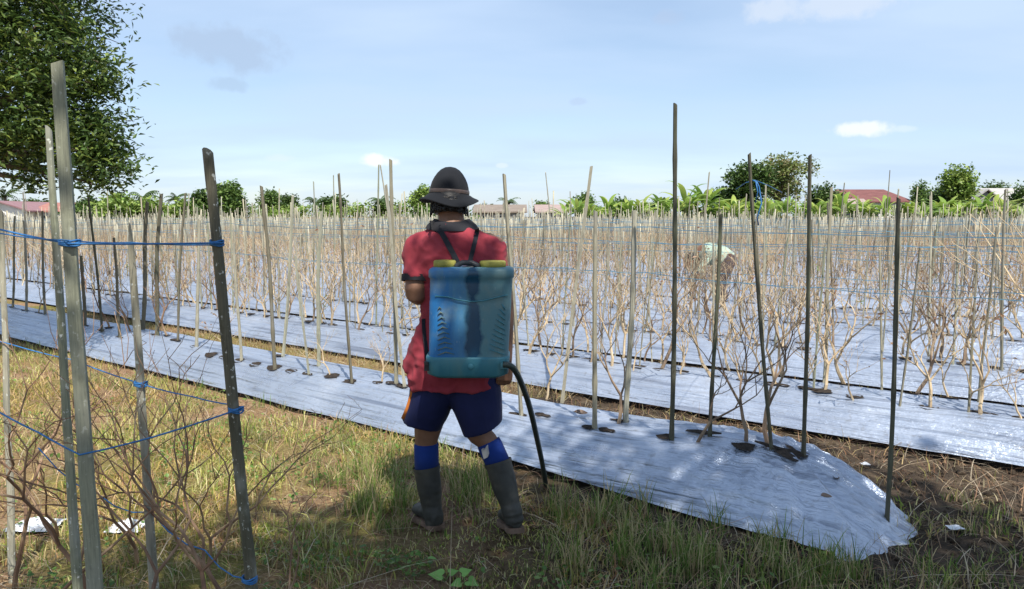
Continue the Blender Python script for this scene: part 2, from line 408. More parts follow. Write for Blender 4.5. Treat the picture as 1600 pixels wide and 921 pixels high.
for k in range(NBED):
    p0 = P0 + k * PITCHB; u1 = bed_end(k); u0 = vis_u_min(p0 + .5)
    if u0 > u1 - 2: continue
    if k == 0: du, nq = .026, 96
    elif k == 1: du, nq = .06, 84
    elif k < 6: du, nq = .16, 44
    else: du, nq = .6, 12
    us = np.linspace(u0, u1, int((u1 - u0) / du) + 2); qs = (1 - np.cos(np.linspace(0, math.pi, nq))) / 2 * WB * .55 + np.linspace(0, WB, nq) * .45
    V = np.zeros((len(us), nq, 3))
    for i, u in enumerate(us):
        e = (u1 - u) / .62
        for j, q in enumerate(qs):
            z = bed_h(k, u, q); edge = min(1, (WB / 2 - abs(q - WB / 2)) / .12)
            z += wrinkle(k, u, q) * (.35 + .65 * edge) * min(1.0, max(e, 0) / .3 + .1)
            ed = .028 * mnoise.noise((u * 1.6, 0 if j < nq / 2 else 5, k + .5)) * (1 if abs(q - WB / 2) > WB * .42 else .2)
            uu = u
            if k == 0 and e < 1:      # ragged tucked end; the near corner is pulled out, far one shorter
                uu += (1 - e) ** 1.6 * (.05 * mnoise.noise((q * 5, 2, 2)) + .03 * mnoise.noise((q * 16, 2, 5)) + np.interp(q, [0, .12, .4, .6, .74, .85, .94], [-.06, .03, .14, .05, -.14, -.34, -.55]))
            drape = max(0.0, min(1.0, (u + 2.6) / 1.3)) if k == 0 else 0.0      # the film spreads out over the ground near the end
            w = uv2w(uu, p0 + q + ed - .11 * drape * max(0, 1 - q / .42))
            V[i, j] = (w.x, w.y, max(z, 0) + .03 - .014 * drape - (.022 if e < .1 else 0))
    idx = np.arange(len(us) * nq).reshape(len(us), nq)
    Q = np.stack([idx[:-1, :-1], idx[1:, :-1], idx[1:, 1:], idx[:-1, 1:]], -1).reshape(-1, 4)
    root = empty('mulch_bed', uv2w(u1, p0 + WB / 2)); beds.append((k, root))
    child('plastic_film', arr_mesh('plastic_film', V.reshape(-1, 3), [Q]), M['plastic'], root)
    # earth ridge under the film
    bm_ = MB(); prof = [(.03, -.03), (.06, .02), (.2, .11), (WB / 2, .14), (WB - .2, .11), (WB - .06, .02), (WB - .03, -.03)]
    rr = [[uv2w(uu, p0 + q, z) for q, z in prof] for uu in np.linspace(u0, u1 - .38, 12)]
    bm_.rings(rr); child('earth_ridge', bm_.mesh('earth_ridge'), M['soil'], root, False)
    if k == 0: tag(root, 'silver plastic mulch bed nearest the spraying man, ending in a rounded crumpled mound', 'mulch bed', 'plastic mulch beds')
    elif k < 10: tag(root, '%s silver plastic mulch bed counted from the grass strip at the front' % ORD[k], 'mulch bed', 'plastic mulch beds')
    else: tag(root, '%d' % k, 'mulch bed', 'plastic mulch beds')
bed_root = dict(beds)
HOLES = []
def hole(k, u, q, rng=random):
    if any(k == a and abs(u - b_) < .10 and abs(q - c_) < .09 for a, b_, c_ in HOLES): return
    HOLES.append((k, u, q))
    h = bpy.data.objects.new('planting_hole', rng.choice(hole_mesh)); C.objects.link(h)
    root = bed_root[k]; h.parent = root
    e = .02; z = bed_h(k, u, q); w = wrinkle(k, u, q)
    dq = (bed_h(k, u, q + e) - bed_h(k, u, q - e)) / (2 * e); du_ = (bed_h(k, u + e, q) - bed_h(k, u - e, q)) / (2 * e)
    pos = uv2w(u, P0 + k * PITCHB + q, z + w + .030)
    h.location = pos - Vector(root.location)
    ax = (U + Vector((0, 0, du_))).normalized(); ay = (Pn + Vector((0, 0, dq))).normalized(); az = ax.cross(ay)
    mt = Matrix((ax, ay, az)).transposed()
    h.rotation_euler = mt.to_euler(); s = rng.uniform(.75, 1.3); h.scale = (s, s, 1)

# ------------------------------------------------------------------ stakes
def stake_variant(i, n=5, segs=20):
    b = MB(); rs = []
    for j in range(segs + 1):
        t = j / segs; z = -.02 + t * 1.02
        cx = .018 * mnoise.noise((t * 1.6, i * 3.7, .5)) ; cy = .016 * mnoise.noise((t * 1.6, i * 3.7, 9.5))
        node = 1.0 + (.2 if j % 4 == 1 else 0)
        w, d = .0125 * node * (1 - .18 * t), .0085 * node * (1 - .15 * t)
        ring = []
        for q in range(6):
            a = 2 * math.pi * (q + .5) / 6; ring.append((cx + w * math.cos(a), cy + d * math.sin(a), z + (.004 * math.cos(a + i) if j == segs else 0)))
        rs.append(ring)
    b.rings(rs); return b
SV = [stake_variant(i) for i in range(8)]
def with_mat(me, m): me.materials.append(m); return me
SM = [with_mat(b.mesh('bamboo_stake'), M['stake']) for b in SV]
SMD = [with_mat(b.mesh('bamboo_stake'), M['stake_shaded']) for b in SV]
def put_stake(B, T, width, dark=False, label=None, group=None, v=None):
    B = Vector(B); T = Vector(T); d = T - B
    o = bpy.data.objects.new('bamboo_stake', (SMD if dark else SM)[v if v is not None else random.randrange(8)]); C.objects.link(o)
    o.location = B; q = d.to_track_quat('Z', 'Y'); o.rotation_euler = (q @ Quaternion((0, 0, 1), random.uniform(-.5, .5))).to_euler()
    width *= .86; o.scale = (width / .024, width / .024, d.length)
    return tag(o, label, 'stake', group)
def bed_point(px, py, k, q=None):
    """where the pixel ray meets bed k's surface"""
    z = .2
    for _ in range(12):
        w = at_z(px, py, z); u, p = w2uv(w); z = bed_h(k, u, p - P0 - k * PITCHB) + .02
    return at_z(px, py, z)
# stakes of the nearest bed, one by one: base pixel, top pixel, width px, dark, label, lean away (m)
NAMED = [
 (1048, 690, 1056, 163, 9, 1, 'tallest dark bamboo stake, on the nearest bed, reaching highest into the sky'),
 (1210, 718, 1173, 240, 10, 1, 'dark bamboo stake leaning left with loose blue twine tangled at its top'),
 (1258, 716, 1267, 243, 9, 1, 'upright dark brown bamboo stake rising behind the forked plant near the bed end'),
 (1110, 684, 1125, 335, 8, 1, 'shorter dark stake just right of the tallest stake on the nearest bed'),
 (926, 672, 930, 330, 9, 0, 'bamboo stake planted beside dark holes midway between hose and tallest stake'),
 (976, 662, 992, 330, 11, 0, 'thick greenish bamboo stake just left of the tallest stake on the nearest bed'),
 (876, 632, 924, 261, 9, 0, 'pale bamboo stake leaning right, behind the spray hose'),
 (816, 650, 789, 273, 10, 0, 'weathered whitish bamboo stake leaning left just right of the blue sprayer tank'),
 (617, 602, 611, 250, 7, 0, 'tall pale bamboo stake just left of the man in the red shirt'),
 (634, 606, 603, 289, 8, 0, 'pale stake leaning left behind the man, crossing his tall neighbour'),
 (551, 601, 529, 272, 7, 0, 'pale bamboo stake leaning left, with broken twigs at its foot'),
 (483, 588, 462, 400, 6, 0, 'short pale bamboo stake leaning left between two taller stakes on the nearest bed'),
 (496, 574, 500, 330, 8, 0, 'thick pale upright stake left of the stake with broken twigs'),
 (441, 560, 457, 306, 8, 0, 'broad pale stake leaning right on the back side of the nearest bed'),
 (432, 581, 411, 291, 7, 0, 'tall pale bamboo stake leaning left beside a wide soil hole'),
 (377, 566, 366, 380, 6, 0, 'pale stake right behind the dark foreground post'),
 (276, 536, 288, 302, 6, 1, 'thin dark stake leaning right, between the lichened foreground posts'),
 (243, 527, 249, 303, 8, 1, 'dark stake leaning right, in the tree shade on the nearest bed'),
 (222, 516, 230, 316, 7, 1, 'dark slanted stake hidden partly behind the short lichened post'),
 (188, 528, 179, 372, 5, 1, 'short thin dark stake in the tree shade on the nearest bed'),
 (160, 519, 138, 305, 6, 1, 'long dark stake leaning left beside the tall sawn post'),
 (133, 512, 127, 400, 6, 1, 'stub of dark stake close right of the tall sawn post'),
 (305, 545, 312, 345, 6, 0, 'pale stake left of the dark foreground post'),
 (70, 492, 66, 330, 6, 0, 'pale stake far left, left of the tall sawn posts'),
 (40, 486, 36, 345, 6, 0, 'pale thin stake next to the left photo edge on the nearest bed'),
 (20, 482, 24, 338, 5, 0, 'leftmost pale stake on the nearest bed'),
]
stake_xy = []; n_ind = 0
for bx_, by_, tx, ty, w, dk, lab in NAMED:
    B = bed_point(bx_, by_, 0); T = at_y(tx, ty, B.y + random.uniform(-.05, .05)); dep = pix(B)[2]
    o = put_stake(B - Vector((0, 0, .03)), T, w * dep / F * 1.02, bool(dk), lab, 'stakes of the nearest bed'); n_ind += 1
    u, p = w2uv(B); stake_xy.append((B.x, B.y)); hole(0, u - .03, p - P0)
B = at_z(1385, 824, 0.02); T = at_y(1405, 310, B.y)
put_stake(B - Vector((0, 0, .05)), T, 12 * pix(B)[2] / F, True, 'straight dark green stake at the very end of the nearest bed', 'stakes of the nearest bed', 2); n_ind += 1
for (hx, hy) in ((1075, 692), (1165, 703), (1150, 692), (905, 662), (946, 676), (1232, 716), (846, 651), (795, 690), (590, 600), (455, 582), (400, 572), (330, 560), (770, 640), (1190, 690), (520, 590), (690, 625)):
    w = bed_point(hx, hy, 0); u, p = w2uv(w); hole(0, u, p - P0)

# ------------------------------------------------------------------ dead pepper plants
def plant_variant(seed, h=.8, depth=6, n=5, r0=.011, spread=.55, curl=.35, sg=3, taper=.74):
    rg = random.Random(seed); b = MB()
    def grow(p, d, length, r, lev):
        pts = [p.copy()]; rad = [r]; segs = sg if lev < 3 else max(1, sg - 1); r1 = r * taper
        for i in range(segs):
            d = (d + Vector((rg.gauss(0, curl * .42), rg.gauss(0, curl * .42), rg.gauss(0, curl * .25)))).normalized()
            p = p + d * length / segs; pts.append(p.copy()); rad.append(r + (r1 - r) * (i + 1) / segs)
        b.tube(pts, rad, n if lev < 3 else max(3, n - 2), cap=(lev >= depth - 1))
        if lev >= depth or r1 < .0010: return
        k = 2 if rg.random() < .86 else 3
        a0 = rg.uniform(0, 2 * math.pi)
        for j in range(k):
            if lev >= 3 and rg.random() < .17: continue
            a = a0 + j * 2 * math.pi / k + rg.uniform(-.4, .4); s = spread * rg.uniform(.7, 1.5)
            side = Vector((math.cos(a), math.sin(a), 0)); nd = (d + side * s + Vector((0, 0, .2))).normalized()
            grow(p.copy(), nd, length * rg.uniform(.66, .95), r1 * rg.uniform(.75, .95), lev + 1)
    grow(Vector((0, 0, -.02)), Vector((rg.uniform(-.15, .15), rg.uniform(-.15, .15), 1)).normalized(), h * .27, r0, 0)
    return b
PV = [plant_variant(100 + i, h=random.uniform(.72, .92), depth=7, n=5, r0=.0125, spread=.46, curl=.42) for i in range(12)]
PM = {}
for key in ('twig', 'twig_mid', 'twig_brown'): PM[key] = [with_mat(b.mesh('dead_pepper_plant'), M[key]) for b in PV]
PVF = [plant_variant(500 + i, h=1.05, depth=7, n=6, r0=.0085, spread=.6, curl=.5) for i in range(8)]
PM['fg'] = [with_mat(b.mesh('dead_pepper_plant'), M['twig_brown']) for b in PVF]
def leaf_tris(c, size, nrm_bias=1.2, tilt=None, wid=.42, n=None):
    """folded diamond leaves at centres c"""
    m = len(c); d = RNG.normal(0, 1, (m, 3)); d[:, 2] *= .6; d /= np.linalg.norm(d, axis=1)[:, None]
    up = RNG.normal(0, .55, (m, 3)) + [0, 0, nrm_bias]; s = np.cross(d, up); s /= np.linalg.norm(s, axis=1)[:, None] + 1e-9; nn = np.cross(s, d)
    sz = np.asarray(size).reshape(-1, 1) * np.ones((m, 1))
    V = np.zeros((m, 4, 3)); V[:, 0] = c - d * sz * .5; V[:, 2] = c + d * sz * .5 - nn * sz * .08
    V[:, 1] = c + s * sz * wid * .5 + nn * sz * .07 - d * sz * .05; V[:, 3] = c - s * sz * wid * .5 + nn * sz * .07 - d * sz * .05
    b = (np.arange(m) * 4)[:, None]; return V.reshape(-1, 3), np.concatenate([b + [0, 1, 2], b + [0, 2, 3]])
DRY, GRN = {}, {}
for b_, me_ in zip(PV, PM['twig']):
    vv = np.array(b_.v); hi = vv[vv[:, 2] > .45 * vv[:, 2].max()]
    for dct, cnt, sz, pal, nm in ((DRY, 26, (.02, .05), [(.30, .17, .09), (.40, .26, .15), (.20, .10, .06)], 'dry_leaves'), (GRN, 22, (.03, .06), [(.14, .22, .05), (.20, .29, .07)], 'green_leaves')):
        base = hi[RNG.integers(0, len(hi), cnt)] if dct is DRY else hi[RNG.integers(0, len(hi), 1)] + RNG.normal(0, .05, (cnt, 3))
        V_, T_ = leaf_tris(base, RNG.uniform(sz[0], sz[1], cnt), .4); pc = np.array(pal)[RNG.integers(0, len(pal), cnt)]
        dct[me_.name] = with_mat(arr_mesh(nm, V_, [T_], np.repeat(pc, 4, 0)), M['leaf'])
def put_plant(B, scale, key, label, group, v=None, rz=None, lean=0.0):
    o = bpy.data.objects.new('dead_pepper_plant', PM[key][random.randrange(len(PV)) if v is None else v % len(PM[key])]); C.objects.link(o)
    o.location = B; o.scale = (scale, scale, scale * random.uniform(.9, 1.1)); o.rotation_euler = (random.uniform(-.08, .08) + lean, random.uniform(-.08, .08), random.uniform(0, 6.28) if rz is None else rz)
    kk = o.data.name
    if key == 'twig' and random.random() < .75:
        c = bpy.data.objects.new('dry_leaves', DRY[o.data.name]); C.objects.link(c); c.parent = o
        if random.random() < .10: c = bpy.data.objects.new('green_leaves', GRN[o.data.name]); C.objects.link(c); c.parent = o
    return tag(o, label, 'dead plant', group)
NPL = [(1205, 720, 1.22, 'twig_mid', 'large forked dead pepper plant spreading wide at the end of the nearest bed', 3), (1088, 692, .85, 'twig_mid', 'dead pepper plant with curled twigs between the tallest stake and its shorter neighbour', 1),
       (1165, 690, .95, 'twig_mid', 'dead pepper plant half hidden left of the large forked one', 7), (965, 664, 1.0, 'twig_mid', 'thin stemmed dead pepper plant beside the thick greenish stake', 5),
       (852, 628, .95, 'twig', 'pale bleached dead pepper plant just right of the spray hose', 2), (597, 598, .62, 'twig', 'small pale dead pepper plant left of the red shirt tail', 8),
       (516, 588, .6, 'twig', 'small pale dead pepper plant between two leaning pale stakes', 4), (350, 560, .7, 'twig', 'small pale dead pepper plant behind the dark foreground post', 6),
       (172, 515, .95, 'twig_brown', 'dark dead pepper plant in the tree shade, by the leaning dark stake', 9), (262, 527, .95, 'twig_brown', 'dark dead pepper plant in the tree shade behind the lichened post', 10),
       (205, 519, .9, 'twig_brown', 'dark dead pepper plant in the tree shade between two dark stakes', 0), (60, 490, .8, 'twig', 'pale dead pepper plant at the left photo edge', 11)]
n_pl = 0
for bx_, by_, s, key, lab, v in NPL:
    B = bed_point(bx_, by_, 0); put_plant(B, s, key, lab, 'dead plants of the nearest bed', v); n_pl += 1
    u, p = w2uv(B); hole(0, u, p - P0)
for hx, hy in ():
    w = bed_point(hx, hy, 0); u, p = w2uv(w); hole(0, u, p - P0)
M['deadleaf'] = simple('dead_leaf', [(.3, (.10, .06, .045)), (.7, (.30, .22, .16))], 40, rough=.8, bmp=.3)
for lx, ly, s, rz, lab in ((1288, 788, .055, .2, 'curled brown dead leaf on the crumpled end of the nearest bed'), (1305, 758, .04, 1.0, 'pale curled scrap of leaf above the brown one on the bed mound'), (905, 655, .09, .1, 'flat withered leaf lying beside a planting hole left of a stake'), (1242, 832, .04, 2., 'small brown leaf near the bottom of the bed mound')):
    b = MB(); V, f = [], []
    for j in range(7):
        t = j / 6 - .5; wdt = s * .38 * (1 - (2 * t) ** 2) + .002
        for i in range(5):
            x = (i / 4 - .5) * 2; V.append((t * s + .1 * s * x * x, x * wdt, .012 + .45 * wdt * x * x + .12 * s * (2 * t) ** 2))
    for j in range(6):
        for i in range(4): a = j * 5 + i; f.append((a, a + 1, a + 6, a + 5))
    b.add(V, f); o = link('dead_leaf', b.mesh('dead_leaf'), M['deadleaf'], smooth=True); o.location = bed_point(lx, ly, 0) + Vector((0, 0, .022)); o.rotation_euler = (.1, .15, rz); tag(o, lab, 'leaf', 'dead leaves on the nearest bed')

# field rows: collect all positions, nearest become objects of their own, the rest one mesh
cand_s, cand_p = [], []; row_pts = {}
rg = random.Random(11)
PERSON_B = at_y(1116, 505, 11.5)
for k in range(0, NBED):
    p0 = P0 + k * PITCHB
    for row, q in enumerate((.35, .63)):
        u0, u1 = vis_u_min(p0 + q), bed_end(k) - .5; u = u1 - rg.uniform(0, .4); row_pts[(k, row)] = []
        while u > u0:
            uu = u + rg.uniform(-.12, .12); w = uv2w(uu, p0 + q + rg.uniform(-.05, .05)); z = bed_h(k, uu, q) + .02; u -= .46
            if w.y > FAR: continue
            X, Y, f = pix((w.x, w.y, .3))
            if k == 0 and (-10 < X < 1700): continue
            if not (-260 < X < 1860): continue
            hgt = rg.choice([rg.uniform(.85, 1.2), rg.uniform(1.0, 1.25), rg.uniform(1.0, 1.25), rg.uniform(1.0, 1.3), rg.uniform(1.2, 1.5)]) if rg.random() < .91 else rg.uniform(1.4, 1.95)
            ln = (rg.gauss(0, .055), rg.gauss(0, .055))
            if rg.random() < .93: cand_s.append((f, k, w.x, w.y, z, hgt, ln, rg.uniform(.016, .03))); row_pts[(k, row)].append((w.x, w.y, z, hgt, ln))
            if rg.random() < (.95 if f < 12 else .78) and (w - Vector((PERSON_B.x, PERSON_B.y, 0))).length > .2:
                uu += rg.uniform(.06, .2); w = uv2w(uu, p0 + q + rg.uniform(-.06, .06)); cand_p.append((f, k, w.x, w.y, z, rg.uniform(.95, 1.35) if f < 8 else rg.uniform(.8, 1.15) if f < 13 else rg.uniform(.52, .88), uu, q))
                if rg.random() < (.8 if f < 13 else .45): w = uv2w(uu + .22, p0 + q + rg.uniform(-.08, .08)); cand_p.append((f, k, w.x, w.y, z, rg.uniform(.45, .85), uu + .22, q))
for k_, r_ in beds:
    if k_ >= 10: r_['label'] = '%s silver plastic mulch bed from the front, among the dense distant stakes' % ordinal(k_ + 1)
inview = lambda c: -20 < pix((c[2], c[3], .6))[0] < 1620
cand_s.sort(key=lambda c: c[0] + (0 if inview(c) else 1000)); cand_p.sort(key=lambda c: c[0] + (0 if inview(c) else 1000))
NS, NP = 300 - n_ind - 6, 300 - n_pl - 10
def bedname(k): return ordinal(k + 1)
def rank_labels(items, fmt, shared):
    """label each thing of a bed by its count from the right photo edge"""
    lab = {}; per = {}
    for i, c in enumerate(items):
        X = pix((c[2], c[3], c[4]))[0]
        if 0 <= X <= 1600: per.setdefault(c[1], []).append((-X, i))
        else: lab[i] = shared % bedname(c[1])
    for k, l in per.items():
        for n, (_, i) in enumerate(sorted(l)): lab[i] = fmt % (ordinal(n + 1), bedname(k))
    return lab
SLAB = rank_labels(cand_s[:NS], '%s pale bamboo stake from the right photo edge in the %s mulch bed', 'pale bamboo stake just beyond the photo edge in the %s mulch bed')
PLAB = rank_labels(cand_p[:NP], '%s leafless pepper plant from the right photo edge in the %s mulch bed', 'leafless pepper plant just beyond the photo edge in the %s mulch bed')
for i_, c in enumerate(cand_s[:NS]):
    f, k, x, y, z, h, ln, wd = c
    put_stake((x, y, z - .03), (x + ln[0] * h, y + ln[1] * h, z + h), wd, False,
              SLAB[i_], 'stakes of the %s bed' % bedname(k))
ncol = lambda: random.choice([(.46, .42, .30), (.53, .48, .35), (.36, .32, .24), (.22, .20, .16), (.40, .39, .30), (.48, .45, .34)])
# rest of the stakes: one mesh
vs, fs, cs = [], [], []; off = 0
lowb = []
for i in range(4):
    b = MB(); b.rings([[(.012 * math.cos(2 * math.pi * q / 4 + i) + .01 * mnoise.noise((t * 1.5, i, 3)), .010 * math.sin(2 * math.pi * q / 4 + i), t) for q in range(4)] for t in (-.02, .35, .7, 1)]); lowb.append((np.array(b.v, dtype=np.float32), np.array([f for f in b.f if len(f) == 4], dtype=np.int32)))
for c in cand_s[NS:]:
    f, k, x, y, z, h, ln, wd = c; v, q = lowb[random.randrange(4)]
    s = max(wd, .024) / .022; a = v * np.array([s, s, h]); a[:, 0] += a[:, 2] * ln[0] + x; a[:, 1] += a[:, 2] * ln[1] + y; a[:, 2] += z
    vs.append(a); fs.append(q + off); off += len(v); cc = np.array(ncol()) * random.uniform(.75, 1.1); cs.append(np.tile(cc, (len(v), 1)))
far = link('bamboo_stakes', arr_mesh('bamboo_stakes', np.concatenate(vs), [np.concatenate(fs)], np.concatenate(cs)), M['stake_far'])
tag(far, 'dense thicket of distant pale bamboo stakes across the field', 'stakes', kind='stuff')
for i_, c in enumerate(cand_p[:NP]):
    f, k, x, y, z, s, u, q = c
    put_plant((x, y, z), s, 'twig' if random.random() < .8 else 'twig_mid', PLAB[i_], 'dead plants of the %s bed' % bedname(k))
    if f < 15 and k in bed_root: hole(k, u, q)
lowp = []
for i in range(16):
    b = plant_variant(300 + i, h=.9, depth=(5 if i < 8 else 4), n=3, r0=.012 if i < 8 else .014, spread=.46, curl=.45, sg=2, taper=.8); lowp.append((np.array(b.v, dtype=np.float32), np.array([f for f in b.f if len(f) == 4], dtype=np.int32)))
vs, fs, cs = [], [], []; off = 0
for c in cand_p[NP:]:
    f, k, x, y, z, s, u, q_ = c; v, q = lowp[random.randrange(8) + (8 if f > 26 else 0)]
    a = random.uniform(0, 6.28); ca, sa = math.cos(a), math.sin(a); t = v * (s * 1.15)
    t = np.stack([t[:, 0] * ca - t[:, 1] * sa + x, t[:, 0] * sa + t[:, 1] * ca + y, t[:, 2] + z], -1)
    vs.append(t); fs.append(q + off); off += len(v); cc = np.array(random.choice([(.46, .36, .23), (.40, .29, .18), (.54, .44, .30), (.32, .20, .12), (.48, .34, .19)])); cs.append(np.tile(cc, (len(v), 1)))
far = link('dead_pepper_plants', arr_mesh('dead_pepper_plants', np.concatenate(vs), [np.concatenate(fs)], np.concatenate(cs)), M['twig_far'])
tag(far, 'mass of distant leafless brown pepper plants filling the field', 'dead plants', kind='stuff')

# blue twine along the rows
def sag(pts, r, n=3, s=.015):
    b = MB(); out = []
    for i in range(len(pts) - 1):
        a, c = Vector(pts[i]), Vector(pts[i + 1])
        for t in range(3): f = t / 3; p = a.lerp(c, f); p.z -= s * 4 * f * (1 - f); out.append(p)
    out.append(Vector(pts[-1])); b.tube(out, r, n); return b
lines = []
for (k, row), pts in row_pts.items():
    if k == 0 or len(pts) < 3: continue
    for lv, zz in enumerate((1.04, .66)):
        if lv == 1 and (k > 9 or row == 1): continue
        if k < 8 and row == 1: continue
        run = [(x + ln[0] * zz, y + ln[1] * zz, z + zz + .12 * math.sin(k * 1.7 + row * 2) + .03 * math.sin(x * 1.3 + k)) for x, y, z, h, ln in pts if h > zz + .05]
        if len(run) > 2: lines.append((k, row, lv, run)) if (k < 8 or (k * 7 + row * 3) % 5 < 2) else None
b2 = MB()
for k, row, lv, run in lines:
    if k < 8:
        me = sag(run, .0028 + .0004 * k).mesh('twine'); o = link('twine', me, M['twine_thin'])
        tag(o, 'blue twine strung %s along the %s mulch bed from the front' % ('high' if lv == 0 else 'low', ORD[k]), 'twine', 'twines along the rows')
    else:
        t = sag(run, .003 if k < 16 else .004); b2.add(t.v, t.f)
tag(link('far_twine', b2.mesh('far_twine'), M['twine_thin']), 'faint blue twines strung between the distant stakes', 'twine', kind='stuff')
# loose twine tangled at the leaning dark stake and sagging to the right
b = MB(); Bk = bed_point(1210, 718, 0).y
b.tube([at_y(1176, 282, Bk), at_y(1181, 284, Bk - .02), at_y(1184, 300, Bk - .02), at_y(1180, 318, Bk)], .004, 4)
b.tube([at_y(1182, 284, Bk), at_y(1186, 292, Bk), at_y(1190, 318, Bk - .02), at_y(1183, 340, Bk - .02), at_y(1185, 352, Bk)], .0035, 4)
b.tube([at_y(1180, 282, Bk), at_y(1165, 286, Bk + .1), at_y(1150, 296, Bk + .3)], .002, 4)
b.tube([at_y(1180, 282, Bk), at_y(1200, 290, Bk + .5), at_y(1222, 301, Bk + 1.2)], .002, 4)
tag(link('loose_twine', b.mesh('loose_twine'), M['twine'], smooth=True), 'loose blue twine wrapped around the top of the leaning dark stake', 'twine')

# ------------------------------------------------------------------ foreground posts
PW = {'sawn': wood_mat('sawn_post', 'obj', lichen=.35), 'lich': wood_mat('lichened_post', 'obj', lichen=1.0), 'dark': wood_mat('shaded_mossy_post', 'obj', lichen=.9, dark=True)}  # the dark post has canopy shade put into its greenish base colour
def post(px0, py0, px1, py1, Y, w0, w1, m, label, square=False, point=False, rz=0.0):
    T = at_y(px0, py0, Y); L = at_y(px1, py1, Y); d = L - T; B = T + d * ((T.z + .12) / -d.z)
    b = MB(); rs = []; n = 22; s = Y / F; ax = (T - B).normalized()
    x = Vector((math.cos(rz), math.sin(rz), 0)); y = ax.cross(x).normalized(); x = y.cross(ax)
    for j in range(n + 1):
        t = j / n; c = B.lerp(T, t) + x * (.006 * mnoise.noise((t * 5, px0, 1))) + y * .006 * mnoise.noise((t * 5, px0, 7))
        w = (w1 + (w0 - w1) * t) * s / 2 * (.76 if square else .84)
        if point and t > .94: w *= 1 - .75 * (t - .94) / .06
        ring = []
        sides = 4 if square else 9
        if square:
            for (a_, b_) in ((-1, -.92), (-.93, -1), (.93, -1), (1, -.93), (1, .9), (.92, 1), (-.93, 1), (-1, .92)):
                ring.append(c + x * a_ * w * .92 + y * b_ * w * .8 + ax * (.006 * a_ if j == n else 0))
        else:
            for k in range(9):
                a = 2 * math.pi * k / 9; r = w * (1 + .10 * mnoise.noise((math.cos(a) * 1.2, math.sin(a) * 1.2, t * 9 + px0)))
                ring.append(c + x * math.cos(a) * r + y * math.sin(a) * r * .8 + ax * (.012 * math.cos(a + 2) if j == n else 0))
        rs.append(ring)
    b.rings(rs); o = link('fence_post', b.mesh('fence_post'), m, smooth=False)
    tag(o, label, 'post', 'weathered posts in the left foreground'); return B, T
pA = post(90, 98, 148, 921, 2.15, 23, 33, PW['sawn'], 'tallest square sawn grey post in the left foreground', True, rz=.35)
pB = post(76, 202, 120, 890, 2.42, 12, 21, PW['lich'], 'pale lichen-covered round post just behind the tall sawn post')
pC = post(203, 352, 241, 921, 2.62, 13, 20, PW['lich'], 'short lichened post with a broken pointed tip wrapped with blue twine', point=True)
pD = post(325, 237, 393, 921, 2.3, 19, 25, PW['dark'], 'dark mossy round post at the right end of the foreground twine')
pE = post(1, 330, 20, 900, 2.95, 10, 15, PW['lich'], 'slim pale lichened post cut by the left photo edge')
def wrap(c, r, n=3):
    b = MB()
    for i in range(n):
        z = (i - (n - 1) / 2) * .006; b.tube([Vector(c) + Vector((r * math.cos(t), r * math.sin(t) * .9, z + .003 * math.sin(t * 2 + i))) for t in np.linspace(0, 2 * math.pi, 16)], .0032, 5, False)
    return b
def twine(pts, r, label, wraps=(), sg=.012):
    b = sag(pts, r, 5, sg); o = link('twine', b.mesh('twine'), M['twine'], smooth=True); tag(o, label, 'twine', 'blue twine in the left foreground')
    for c, rr in wraps: link('knot', wrap(c, rr).mesh('knot'), M['twine'], o, True)
    return o
YA, YC, YD = 2.15, 2.62, 2.3
twine([at_y(-160, 330, 2.5), at_y(0, 359, 2.28), at_y(108, 381, YA - .03), at_y(345, 380, YD - .02)], .0032, 'thick upper blue twine from the sawn post to the dark mossy post',
      [(at_y(339, 380, YD), .020), (at_y(109, 380, YA), .028)], .002)
twine([at_y(-160, 345, 2.5), at_y(0, 365, 2.28), at_y(104, 376, YA - .035), at_y(203, 379, 2.57), at_y(343, 383, YD - .02)], .0022, 'thinner upper blue twine looped past the short lichened post', (), .004)
twine([at_y(-80, 600, 2.4), at_y(0, 645, 2.25), at_y(60, 676, 2.2), at_y(125, 711, YA - .035), at_y(240, 683, 2.22), at_y(372, 640, YD - .03)], .0028, 'lower blue twine pulled down into a V at the sawn post', [(at_y(369, 640, YD), .022)], .002)
twine([at_y(-40, 520, 2.95), at_y(12, 537, 2.93), at_y(115, 563, 2.75), at_y(220, 600, YC - .02), at_y(300, 620, 2.45), at_y(371, 634, YD + .04)], .0024, 'blue twine knotted round the short lichened post at mid height', [(at_y(220, 600, YC), .022)], .004)
twine([at_y(60, 700, 2.6), at_y(150, 770, 2.6), at_y(235, 800, YC), at_y(320, 860, 2.5), at_y(389, 905, YD)], .0024, 'low slack blue twine behind the foreground twigs', [(at_y(390, 905, YD), .023)], .03)
# dry brown plants in the left foreground
FGP = [(60, 1010, 1.3, 4, 1.9, 'thick brown dry plant low at the bottom left corner'), (320, 1020, 1.3, 6, 3.6, 'widest brown dry plant between the short lichened post and mossy post'), (150, 985, 1.5, 0, .3, 'brown dry plant with thick branches rising at the foot of the sawn post'), (395, 985, 1.4, 1, 2.1, 'brown dry plant spreading left from the foot of the dark mossy post'),
       (20, 935, 1.45, 3, 4.0, 'brown dry plant leaning in from the left photo edge'), (262, 1040, 1.3, 5, 1.2, 'brown dry plant in front of the short lichened post'), (330, 905, 1.1, 7, 5.0, 'thin brown dry plant behind the dark mossy post'),
       (90, 850, 1.1, 2, 3.1, 'brown dry plant between the left edge post and the sawn post'), (455, 1010, .75, 9, .9, 'thin brown dry plant right of the dark mossy post at the bottom edge'), (215, 880, 1.15, 10, 2.6, 'brown dry plant behind the short lichened post')]
for bx_, by_, s, v, rz, lab in FGP:
    put_plant(at_z(bx_, by_, .0), s * .86, 'fg', lab, 'brown dry plants in the left foreground', v, rz)

